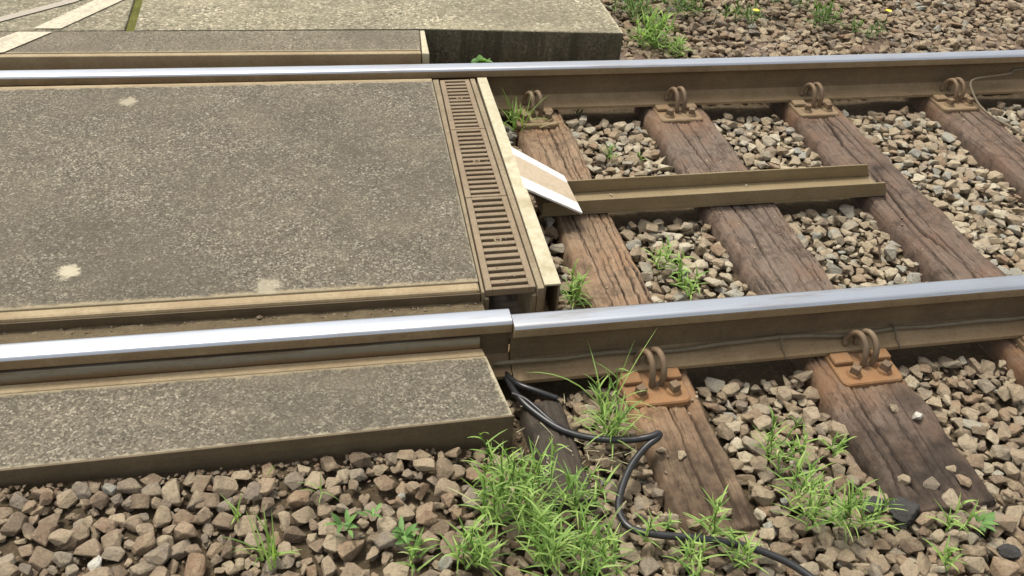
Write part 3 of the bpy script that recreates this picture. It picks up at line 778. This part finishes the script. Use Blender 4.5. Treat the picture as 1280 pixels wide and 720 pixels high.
# height field that the stones are dropped on
RES = .007
HX0, HX1, HY0, HY1 = -1.9, 5.1, -1.15, 3.6
hx = np.arange(HX0, HX1, RES); hy = np.arange(HY0, HY1, RES)
HXX, HYY = np.meshgrid(hx, hy, indexing='ij')
HM = ground_z(HXX, HYY)-.012
G0 = HM.copy()
BLOCK = np.zeros(HM.shape, bool)                 # no stone centre here
def block(x0, x1, y0, y1, z=None, mrg=0.0):
    m = (HXX > x0-mrg) & (HXX < x1+mrg) & (HYY > y0-mrg) & (HYY < y1+mrg)
    BLOCK[m] = True
    if z is not None: HM[(HXX > x0) & (HXX < x1) & (HYY > y0) & (HYY < y1)] = z
for xc, wd in SLE: block(xc-wd/2, xc+wd/2, -.52, 1.56, -.178, .012)
block(-9, .40, -.29, 1.9, 0, .022)                # crossing
block(.38, .625, .08, 1.42, 0, .020)              # drain
block(-9, p_r, 1.70, 9, 0, .022)                  # paving
block(.4, .56, -.48, -.17, -.15, .0)              # plank
for cf in (ncr, fcr):
    m = np.abs(HYY-cf(HXX)) < .072; BLOCK |= m; HM[m & (HXX > .4)] = -.185
block(.69, 1.99, .678, .806, None, .004)

REC = []      # proto, scale(3), rot(3x3), loc, tint, r
def drop(x, y, r, tint=None, flat=.55, zabs=None, sink=.75, force=False):
    i, j = int((x-HX0)/RES), int((y-HY0)/RES)
    if not (0 <= i < HM.shape[0] and 0 <= j < HM.shape[1]) or (BLOCK[i, j] and not force): return None
    k = int(RNG.integers(len(PROTO)))
    a = RNG.uniform(0, 2*math.pi); tilt = RNG.normal(0, .28); ax = RNG.uniform(0, 2*math.pi)
    R = np.array(Matrix.Rotation(a, 3, 'Z')); K = Matrix.Rotation(tilt, 3, Vector((math.cos(ax), math.sin(ax), 0)))
    R = np.array(K) @ R
    sc = np.array([r*RNG.uniform(.85, 1.2), r*RNG.uniform(.85, 1.15), r*RNG.uniform(.75, 1.1)])
    V = (PROTO[k][0]*sc) @ R.T
    ext = np.abs(V[:, :2]).max(); n = max(1, int(ext*.8/RES))
    i0, i1, j0, j1 = max(i-n, 0), min(i+n+1, HM.shape[0]), max(j-n, 0), min(j+n+1, HM.shape[1])
    sub = HM[i0:i1, j0:j1]
    dx = (hx[i0:i1]-x)[:, None]; dy = (hy[j0:j1]-y)[None]
    q = 1-(dx**2+dy**2)/(ext*.85)**2; inside = q > 0
    if not inside.any(): return None
    hz = -V[:, 2].min(); hh = np.sqrt(np.clip(q, 0, 1))
    sup = np.where(inside, sub+hz*hh, -9)
    z = np.quantile(sup[inside], sink) if zabs is None else zabs+hz
    top = V[:, 2].max()
    new = np.where(inside, np.maximum(sub, z+top*hh*.93), sub)
    HM[i0:i1, j0:j1] = new
    if tint is None: tint = RNG.random()
    REC.append((k, sc, R, np.array([x, y, z]), tint, r, top))
    return len(REC)-1

def px_of(P):
    d = Vector(P)-CAM; z = d.dot(_f)
    return 640+FPX*d.dot(_r)/z, 360-FPX*d.dot(_u)/z, z

def fill(x0, x1, y0, y1, n, rlo, rhi, tints, mask=None):
    for _ in range(n):
        best = None
        for _k in range(7):                      # a stone rolls to the lowest of a few places
            x, y = RNG.uniform(x0, x1), RNG.uniform(y0, y1)
            i, j = int((x-HX0)/RES), int((y-HY0)/RES)
            if not (1 < i < HM.shape[0]-2 and 1 < j < HM.shape[1]-2) or BLOCK[i, j] or (mask and not mask(x, y)): continue
            h = HM[i-2:i+3, j-2:j+3].mean()-G0[i, j]
            if best is None or h < best[0]: best = (h, x, y)
        if best is None: continue
        t = RNG.choice(tints) + RNG.normal(0, .08)
        if RNG.random() < .02: t = RNG.uniform(.93, .96)
        drop(best[1], best[2], (rlo*.80+(rhi*1.05-rlo*.80)*RNG.random()**1.9)*.93, float(np.clip(t, 0, .955)))
CRIB = [.40, .55, .65, .74, .82, .88, .62, .90]; BROWN = [.12, .22, .32, .40, .48, .6]; FAR = [.1, .2, .3, .4, .5, .6]
def outer(x, y): return y < -.09
# small chippings first, they fill the gaps
fill(.60, 5.0, -1.1, 1.42, 4200, .006, .013, BROWN)
fill(-1.8, .75, -1.1, -.30, 1700, .006, .014, BROWN)
# cribs between the rails
for (a, b) in ((.60, .76), (.94, 1.31), (1.55, 1.94), (2.14, 2.61), (2.79, 3.22), (3.42, 4.8)):
    n = int((b-a)*1.35/.00108)
    fill(a, b, .06, 1.41, n, .019, .037, CRIB, lambda x, y: True)
# outside, cribs to the right
fill(.60, 5.0, -1.1, -.10, 5200, .019, .036, CRIB[:5]+BROWN[2:], lambda x, y: y > -.55 or True)
# foreground left, larger and browner
fill(-1.8, .75, -1.1, -.315, 1950, .018, .036, BROWN, lambda x, y: (x < .45 or y < -.45))
fill(.40, .74, -.6, -.1, 220, .017, .026, BROWN)
fill(.55, 2.6, -1.1, -.58, 650, .022, .036, BROWN+CRIB[:3])
# beyond the far rail
fill(1.30, 5.0, 1.50, 3.5, 11000, .019, .036, FAR, None)
fill(.42, 1.4, 1.50, 1.80, 150, .014, .022, BROWN)
n_bulk = len(REC)
# loose stones that the photograph shows lying on their own
SPECIAL = {}
def special(px, py, z, r, tint, name, label):
    P = at(px, py, z+r*.4); k = drop(P.x, P.y, r, tint, zabs=z-.002, force=True)
    SPECIAL[k] = (name, label)
special(1147, 521, -.178, .017, .975, 'ballast_stone', 'small whitish stone lying on the split sleeper near the rusty plate')
special(1117, 510, -.178, .022, .60, 'ballast_stone', 'flat tan stone lying on the split sleeper next to the whitish stone')
special(852, 569, -.178, .016, .62, 'ballast_stone', 'small pale stone on the weathered sleeper to the right of the cable loop')
special(808, 590, -.178, .018, .55, 'ballast_stone', 'tan stone on the weathered sleeper inside the cable bend')
special(826, 562, -.178, .016, .48, 'ballast_stone', 'brown stone on the sleeper just under the cable peak')
special(800, 632, -.178, .02, .35, 'ballast_stone', 'brown stone on the rotten sleeper end near the cable')
for px_, py_, r_, t_, lb_ in ((905, 640, .024, .4, 'brown stone spilled over the rotten sleeper end beside the upright grass sprig'), (1205, 600, .026, .5, 'brown stone spilled onto the far corner of the split sleeper end'),
                              (1165, 606, .028, .42, 'larger brown stone spilled over the middle of the split sleeper end'), (1130, 600, .022, .6, 'tan stone spilled onto the split sleeper end above the tarry lumps'),
                              (1188, 585, .015, .55, 'small tan stone lying on the blackened part of the split sleeper'), (868, 655, .021, .5, 'brown stone on the rotten sleeper end touching the running cable')):
    special(px_, py_, -.19, r_, t_, 'ballast_stone', lb_)
special(118, 703, -.105, .024, .98, 'ballast_stone', 'white quartz-like stone among the brown stones in front of the slab')
special(933, 232, -.168, .009, .7, 'pebble', 'tiny pebble lying inside the cable trough halfway along')
special(764, 243, -.168, .010, .8, 'pebble', 'tiny pale pebble in the cable trough beside the tilted plate')
special(590, 388, -.049, .008, .2, 'pebble', 'small dark pebble in the groove beside the rail joint')
special(325, 396, -.049, .010, .2, 'pebble', 'small dark crumb in the groove along the middle of the slab edge')

def stones_mesh(idx, name, origin=None):
    Vs = []; Fs = []; T = []; off = 0
    for q in idx:
        k, sc, R, L, t, r, top = REC[q]
        V = (PROTO[k][0]*sc) @ R.T + L
        Vs.append(V); Fs += [tuple(i+off for i in f) for f in PROTO[k][1]]; off += len(V); T += [t]*len(V)
    o = mesh_obj(name, np.concatenate(Vs), Fs, M['stone'], origin=origin)
    a = o.data.attributes.new('tint', 'FLOAT', 'POINT'); a.data.foreach_set('value', np.array(T, np.float32))
    return o
# the stones that show largest become things of their own
cand = []
for q in range(n_bulk):
    k, sc, R, L, t, r, top = REC[q]
    x, y, z = px_of(L)
    if not (-5 < x < 1285 and -5 < y < 735): continue
    i, j = int((L[0]-HX0)/RES), int((L[1]-HY0)/RES)
    n = max(1, int(r*.6/RES))
    sub = HM[max(i-n, 0):i+n+1, max(j-n, 0):j+n+1]
    vis = np.mean(sub <= L[2]+top*.95+.002)
    if vis < .55: continue
    cand.append((r/z*vis, q, x, y, L))
cand.sort(key=lambda c: -c[0])
single = {}
for s_, q, x, y, L in cand[:285]: single[q] = (x, y, L)
LAB = {
    'a': 'angular brown ballast stone lying in front of the narrow concrete strip',
    'b': 'brown ballast stone lying among the grass by the slab corner and black cable',
    'c': 'tan ballast stone in the gap between the two sleeper ends on the near side',
    'd': 'brown ballast stone lying in front of the sleeper ends near the camera',
    'e': 'ballast stone to the right of the split sleeper end, outside the nearer rail',
    'f': 'pale tan ballast stone lying between the two rails',
    'g': 'ballast stone on the bank beyond the farther rail'}
def zone(L):
    x, y = L[0], L[1]
    if y > 1.45: return 'g'
    if y > 0: return 'f'
    if y < -.6 and x > .65: return 'd'
    if x < .36: return 'a'
    if x < .72: return 'b'
    if x < 1.32: return 'c'
    return 'e'
for q, (x, y, L) in single.items():
    z = zone(L); o = stones_mesh([q], 'ballast_stone', tuple(L-np.array([0, 0, REC[q][6]])))
    tag(o, LAB[z], 'stone', 'ballast stones: '+LAB[z])
for q, (nm, lb) in SPECIAL.items():
    if q is None: continue
    o = stones_mesh([q], nm, tuple(REC[q][3])); tag(o, lb, 'stone')
rest = [q for q in range(n_bulk) if q not in single]
o = stones_mesh(rest, 'ballast'); tag(o, 'bed of broken tan and brown ballast stones filling the track', 'ballast', kind='stuff')

# coarse dark rubble, soil crumbs by the slab foot
def crumbs():
    idx0 = len(REC)
    for _ in range(520):
        x = RNG.uniform(-1.5, .6); y = -.293-abs(RNG.normal(0, .03)); drop(x, y, RNG.uniform(.004, .010), RNG.uniform(0, .5), zabs=float(ground_z(x, y))-.008, force=True)
    for _ in range(260):
        x = RNG.uniform(.42, .72); y = RNG.uniform(-.5, -.1); drop(x, y, RNG.uniform(.004, .009), RNG.uniform(0, .5), zabs=float(ground_z(x, y))-.008, force=True)
    for _ in range(320):
        x = RNG.uniform(-1.5, .38); y = mnn(x)-.008-abs(RNG.normal(0, .010)); drop(x, y, RNG.uniform(.002, .006), RNG.uniform(0, .4), zabs=-.052, force=True)
    for _ in range(150):
        y = RNG.uniform(.16, 1.38); drop(RNG.uniform(gl(y)-.004, gr(y)+.03), y, RNG.uniform(.0012, .0035), RNG.uniform(.1, .6), zabs=-.021, force=True)
    for _ in range(240):
        xc, wd = SLE[int(RNG.integers(4))]; drop(xc+RNG.uniform(-.45, .45)*wd, RNG.uniform(-.5, 1.3), RNG.uniform(.002, .006), RNG.uniform(.2, .85), zabs=-.181, force=True)
    o = stones_mesh(range(idx0, len(REC)), 'gravel'); tag(o, 'gravel crumbs and grit along the slab feet, on the drain and on the sleepers', 'gravel', kind='stuff')
crumbs()

def drape(pix, r, q=.88):
    """lay a cable over whatever it crosses: (px, py, minimum z) -> points resting on the stones and sleepers"""
    out = []
    for px, py, zm in pix:
        z = zm
        for _ in range(6):
            P = at(px, py, z); i, j = int((P.x-HX0)/RES), int((P.y-HY0)/RES)
            if not (0 <= i < HM.shape[0]-3 and 3 < j < HM.shape[1]-3): break
            z = max(zm, float(np.quantile(HM[max(i-2, 0):i+3, max(j-2, 0):j+3], q))+r)
        out.append(z)
    zs = np.array(out); zs[1:-1] = np.maximum(zs[1:-1]*.5+.25*(zs[:-2]+zs[2:]), zs[1:-1]-.004)
    return [G(p[0], p[1], z) for p, z in zip(pix, zs)]
cable('cable', [G(622, 452, -.165), G(634, 474, -.155)]+drape([(648, 496, -.145), (668, 515, -.14), (702, 537, -.145), (742, 548, -.145), (785, 550, -.130), (812, 546, -.118), (823, 542, -.115), (822, 547, -.122), (806, 560, -.135),
                (788, 584, -.150), (776, 615, -.158), (774, 640, -.156), (788, 660, -.152), (820, 668, -.150), (870, 673, -.152), (920, 680, -.155), (965, 694, -.158), (1000, 712, -.160), (1040, 745, -.165), (1085, 800, -.17)], .0088), .0088, M['cable'],
      'long black cable looping from under the slab through the grass to the foreground')
cable('cable', [G(622, 448, -.16), G(634, 469, -.15)]+drape([(650, 481, -.135), (672, 489, -.13), (697, 498, -.145)], .0078), .0078, M['cable'], 'short cut-off black cable end beside the rail joint')
cable('cable', drape([(640, 492, -.14), (655, 498, -.133), (668, 508, -.132), (690, 527, -.138), (712, 540, -.145)], .0055), .0055, M['cable'], 'thin black cable strand running along the thicker looping cable')

# tarry black lumps
def lump(px, py, z, r, seed, label):
    bm = bmesh.new(); bmesh.ops.create_icosphere(bm, subdivisions=5, radius=1)
    rr = np.random.default_rng(seed); d = [Vector(rr.normal(size=3)).normalized() for _ in range(11)]; k = rr.uniform(.55, .85, 11)
    for v in bm.verts:
        n = v.co.normalized(); f = 1
        for q, kk in zip(d, k):
            if n.dot(q) > kk: f = min(f, kk/n.dot(q))
        f *= 1+.16*(float(vnoise(n.x*3+n.z*2+9, n.y*3+9, seed))-.5)+.12*(float(vnoise(n.x*8+n.z*5+20, n.y*8+n.z*3+20, seed+1))-.5)
        v.co = n*f*r; v.co.z *= .55; v.co.x *= 1.25
    P = at(px, py, z); o = bm_obj('tar_lump', bm, M['tar'], None, P, True); tag(o, label, 'lump')
lump(1130, 640, -.190, .038, 3, 'larger black tarry lump among stones below the split sleeper')
lump(1092, 632, -.188, .026, 4, 'smaller black tarry lump beside the grass below the split sleeper')
lump(1258, 690, -.178, .026, 5, 'black tarry lump near the lower corner, away from the other lumps')

# ------------------------------------------------------------------ plants
class Blades:
    def __init__(s): s.V = []; s.F = []; s.T = []
    def blade(s, base, dirv, length, width, droop, tint, segs=6, twist=0, fold=.25, shape='grass'):
        p = Vector(base); d = Vector(dirv).normalized(); side0 = d.cross(Vector((0, 0, 1)))
        if side0.length < .05: side0 = Vector((1, 0, 0)).cross(d)
        side0.normalize(); i0 = len(s.V); st = length/segs
        for i in range(segs+1):
            f = i/segs
            wv = width*((1-f)**.7*.9+.1 if shape == 'grass' else max(.06, math.sin(math.pi*min(1, f*.86+.12))))
            if f == 1: wv = width*.03
            side = (Matrix.Rotation(twist*f, 3, d) @ side0)
            up = side.cross(d).normalized()
            s.V += [tuple(p-side*wv/2+up*wv*fold), tuple(p), tuple(p+side*wv/2+up*wv*fold)]
            s.T += [tint]*3
            if i < segs:
                p = p+d*st; d = (d+Vector((0, 0, -droop/segs))).normalized()
        for i in range(segs):
            a = i0+i*3
            s.F += [(a, a+1, a+4, a+3), (a+1, a+2, a+5, a+4)]
        return p
    def stem(s, pts, r, tint):
        V, F = tube(smooth_path(pts, 4), r, 5, False); o = len(s.V)
        s.V += V; s.F += [tuple(i+o for i in f) for f in F]; s.T += [tint]*len(V)
    def build(s, name, mat, origin):
        o = mesh_obj(name, s.V, s.F, mat, origin=tuple(origin), smooth=True)
        a = o.data.attributes.new('tint', 'FLOAT', 'POINT'); a.data.foreach_set('value', np.array(s.T, np.float32)); return o
def U(a, b): return random.uniform(a, b)
def leafy(B, base, h, lean, n_leaf, ll, lw, dens=1):
    """one weed stem with narrow leaves all the way up"""
    b = Vector(base); az = U(0, 6.283); L = Vector((math.cos(az), math.sin(az), 0))*lean*h + Vector((0, 0, h))
    pts = [b, b+L*.35+Vector((U(-.01, .01), U(-.01, .01), 0)), b+L*.7, b+L]
    B.stem([tuple(p) for p in pts], .0014, U(.1, .5))
    path = smooth_path(pts, 6)
    for i in range(n_leaf):
        f = (i+.6)/n_leaf; p = path[min(len(path)-1, int(f*(len(path)-1)))]
        a = i*2.4+U(-.5, .5); el = U(.25, .8)+f*.5
        d = (math.cos(a)*math.cos(el), math.sin(a)*math.cos(el), math.sin(el))
        l = ll*(1-.45*f)*U(.7, 1.25)
        B.blade(p, d, l, lw*U(.8, 1.2), U(.3, 1.6), min(1, U(.05, .93)+(.12 if random.random() < .10 else 0)), 5, U(-.6, .6), .2)
def tuft(px, py, z, label, kind, rad, n, h, mat='grass', lw=.0060, group=None, n_leaf=11, ll=.055, lean=.35):
    n_leaf = int(n_leaf*.85); ll *= 1.45; h *= 1.2; n = max(1, int(n*(.62 if kind == 'weed' else .85)))
    P = at(px, py, z); B = Blades()
    for _ in range(n):
        r = rad*math.sqrt(random.random()); a = U(0, 6.283)
        b = Vector((P.x+r*math.cos(a), P.y+r*math.sin(a), z-.008))
        if kind == 'weed': leafy(B, b, h*U(.55, 1.15), lean*U(.3, 1.3), n_leaf, ll, lw)
        else:
            az = U(0, 6.283); el = U(.7, 1.45); d = (math.cos(az)*math.cos(el), math.sin(az)*math.cos(el), math.sin(el))
            B.blade(b, d, h*U(.6, 1.25), lw*U(.7, 1.2), U(.5, 1.8), min(1, U(.05, .95)+(.06 if random.random() < .08 else 0)), 7, U(-.8, .8), .22)
    o = B.build('grass_tuft' if kind != 'broad' else 'weed', M[mat], (P.x, P.y, z)); return tag(o, label, 'grass', group or 'grass tufts and weeds in the ballast')
def broad(px, py, z, label, n, l, lw, mat='broad_leaf'):
    P = at(px, py, z); B = Blades()
    for i in range(n):
        a = i*2.4+U(-.4, .4); el = U(.3, 1.1); d = (math.cos(a)*math.cos(el), math.sin(a)*math.cos(el), math.sin(el))
        b = (P.x+U(-.012, .012), P.y+U(-.012, .012), z)
        B.blade(b, d, l*U(.5, 1.1)*.8, lw*U(.7, 1.2)*.75, U(.4, 1.4), U(.1, .8), 7, U(-.4, .4), .15, 'leaf')
    o = B.build('weed', M[mat], (P.x, P.y, z)); return tag(o, label, 'weed', 'grass tufts and weeds in the ballast')
ZL = -.125
# big clump right of the slab corner: several plants growing together
tuft(642, 640, ZL, 'tall bushy grass tuft against the corner of the concrete strip', 'weed', .080, 36, .145, n_leaf=14, ll=.062)
tuft(700, 690, ZL, 'dense low grass tuft in front of the blackened plank', 'weed', .080, 26, .105, n_leaf=12, ll=.06)
tuft(597, 690, ZL, 'bright grass tuft at the left fringe of the big grass clump', 'weed', .05, 13, .09, n_leaf=11, ll=.055)
tuft(722, 642, ZL-.02, 'leaning grass tuft between the plank and the cable bend', 'weed', .03, 8, .15, n_leaf=13, ll=.06)
tuft(752, 708, -.15, 'grass tuft at the bend of the black cable near the bottom edge', 'weed', .05, 12, .075, n_leaf=10, ll=.055)
tuft(815, 660, -.165, 'sparse grass growing through the rotten sleeper end under the cable', 'weed', .04, 5, .055, n_leaf=9, ll=.04)
tuft(885, 665, -.165, 'upright grass sprig beside the cable on the sleeper edge', 'weed', .018, 5, .12, n_leaf=11, ll=.055, lean=.25)
tuft(757, 545, -.17, 'tall arching grass tuft between the rail and the cable loop', 'weed', .030, 11, .14, n_leaf=13, ll=.07, lw=.006, lean=.3)
tuft(758, 520, -.17, 'long thin grass blades arching up in front of the rusty plate', 'blade', .022, 12, .185, lw=.005)
tuft(1015, 640, -.17, 'spreading grass tuft among stones between the two sleeper ends', 'weed', .060, 18, .115, n_leaf=11, ll=.06)
tuft(985, 575, -.175, 'light green weed climbing over stones between the two sleeper ends', 'weed', .055, 13, .10, n_leaf=10, ll=.05, lw=.006)
tuft(1072, 655, -.165, 'fine upright grass tuft beside the black tarry lumps', 'weed', .032, 9, .085, n_leaf=10, ll=.055)
tuft(1040, 560, -.175, 'small weed sprig beside the split sleeper below the plate', 'weed', .03, 5, .055, n_leaf=8, ll=.04, lw=.006)
tuft(335, 700, -.095, 'spiky grass tuft among the brown stones near the bottom edge', 'blade', .022, 22, .085, lw=.0055)
tuft(400, 612, -.095, 'tiny grass sprig close under the strip edge among brown stones', 'blade', .010, 7, .045, lw=.004)
tuft(298, 645, -.095, 'small pair of green blades between brown stones left of the grass', 'blade', .008, 6, .055, lw=.006)
tuft(334, 592, -.105, 'single short blade right at the foot of the strip', 'blade', .004, 3, .03, lw=.007)
broad(432, 660, -.095, 'broad-leaved weed growing among brown stones', 9, .055, .014)
broad(508, 670, -.095, 'larger broad-leaved weed left of the big grass clump', 13, .055, .015)
broad(466, 640, -.095, 'small weed between the two broad-leaved weeds', 5, .035, .010)
tuft(520, 700, -.12, 'short mixed grass at the bottom edge beside the broad-leaved weed', 'weed', .03, 6, .06, n_leaf=8, ll=.045)
broad(1225, 655, -.165, 'light green broad-leaved weed near the right sleeper end', 9, .05, .017)
tuft(1190, 660, -.165, 'small grass sprig between the tarry lumps and the broad weed', 'weed', .02, 5, .06, n_leaf=8, ll=.045)
tuft(1178, 705, -.16, 'low grass sprig near the bottom right corner', 'weed', .02, 5, .045, n_leaf=8, ll=.04)
tuft(920, 700, -.165, 'grass sprigs along the cable at the bottom edge', 'weed', .04, 7, .06, n_leaf=9, ll=.05)
tuft(870, 712, -.16, 'bright grass tuft just in front of the running cable', 'weed', .035, 9, .07, n_leaf=9, ll=.05)
# between the rails
tuft(716, 378, -.195, 'upright bright grass tuft between the edge beam and the tan sleeper', 'weed', .022, 10, .11, n_leaf=11, ll=.055, lean=.25)
tuft(830, 330, -.195, 'leafy weed in the stones behind the nearer rail', 'weed', .035, 9, .06, n_leaf=9, ll=.045, lw=.008)
tuft(855, 362, -.195, 'low leafy weed touching the nearer rail between two sleepers', 'weed', .03, 9, .055, n_leaf=9, ll=.045, lw=.008)
tuft(762, 198, -.2, 'tiny weed sprig in the middle of the stones near the trough', 'weed', .015, 5, .045, n_leaf=8, ll=.035)
tuft(800, 202, -.2, 'tiny weed sprig closer to the second sleeper', 'weed', .012, 3, .035, n_leaf=7, ll=.03)
tuft(727, 143, -.2, 'dark little weed in the shade of the farther rail foot', 'weed', .015, 4, .04, 'grass_dull', n_leaf=8, ll=.03)
tuft(650, 160, -.185, 'arching grass tuft covering the clip beside the edge beam', 'blade', .028, 26, .13, lw=.0065)
tuft(642, 150, -.185, 'short weed at the end of the edge beam by the farther rail', 'weed', .02, 6, .07, n_leaf=9, ll=.05)
# beyond the far rail
broad(602, 80, -.05, 'round-leaved plant in front of the dark paving side', 16, .062, .040)
tuft(815, 55, -.16, 'bright grass tuft at the corner of the paving', 'weed', .075, 26, .10, n_leaf=11, ll=.075, lw=.009)
tuft(845, 66, -.16, 'straggling weed beside the bright paving-corner tuft', 'weed', .06, 10, .06, n_leaf=9, ll=.05, lw=.008)
tuft(795, 15, -.14, 'dull grass patch behind the paving corner', 'weed', .12, 26, .07, 'grass_dull', n_leaf=10, ll=.06, lw=.008)
tuft(850, 8, -.14, 'dull green grass patch on the bank top', 'weed', .12, 22, .07, 'grass_dull', n_leaf=10, ll=.06, lw=.008)
tuft(925, 20, -.14, 'weed patch under the single yellow flower', 'weed', .09, 15, .06, 'grass_dull', n_leaf=9, ll=.05, lw=.008)
tuft(1028, 28, -.14, 'green grass patch in the middle of the stone bank', 'weed', .09, 18, .075, 'grass_dull', n_leaf=10, ll=.06, lw=.008)
tuft(1085, 40, -.15, 'thin weed patch nearest the farther rail on the bank', 'weed', .09, 12, .05, 'grass_dull', n_leaf=8, ll=.05, lw=.007)
tuft(985, 3, -.13, 'sparse grass patch at the top edge of the bank', 'weed', .1, 14, .06, 'grass_dull', n_leaf=8, ll=.05, lw=.007)
def flower(px, py, z, label):
    P = at(px, py, z); t = empty('flower', (P.x, P.y, z), label, 'flower', 'yellow flowers on the bank')
    V, F = tube([(0, 0, 0), (.004, 0, .04), (.002, .002, .075)], .0015, 5); o = mesh_obj('stem', V, F, M['grass_dull'], t)
    a = o.data.attributes.new('tint', 'FLOAT', 'POINT')
    B = Blades()
    for i in range(11):
        q = i*2*math.pi/11; B.blade((.002, .002, .075), (math.cos(q), math.sin(q), .45), .019, .009, .4, .5, 3, 0, .1, 'leaf')
    mesh_obj('petals', B.V, B.F, M['petal'], t, smooth=True)
flower(940, 33, -.13, 'yellow flower on the bank closer to the paving corner')
flower(1104, 33, -.13, 'yellow flower on the bank farther from the paving corner')
# dry stalks by the first far clip
B = Blades()
P = at(675, 160, -.175)
for d, l in (((-.7, .1, .9), .13), ((.5, -.2, .7), .10), ((.9, .1, .35), .12), ((-.3, .2, 1), .15), ((.2, -.6, .5), .08)):
    B.blade(P, d, l, .0035, .5, 1.0, 6)
o = B.build('dry_grass', M['grass'], P); tag(o, 'dry straw stalks lying over the clip plate by the edge beam', 'grass')
B = Blades()
for _ in range(60):
    P = at(U(640, 790), U(500, 640), -.165); a = U(0, 6.28)
    B.blade((P.x, P.y, -.150+U(-.01, .01)), (math.cos(a), math.sin(a), U(-.1, .25)), U(.02, .06), .0025, .2, 1.0, 4)
o = B.build('dry_grass', M['grass'], at(715, 570, -.165)); tag(o, 'scattered dry straw litter under the grass beside the cable', 'litter', kind='stuff')
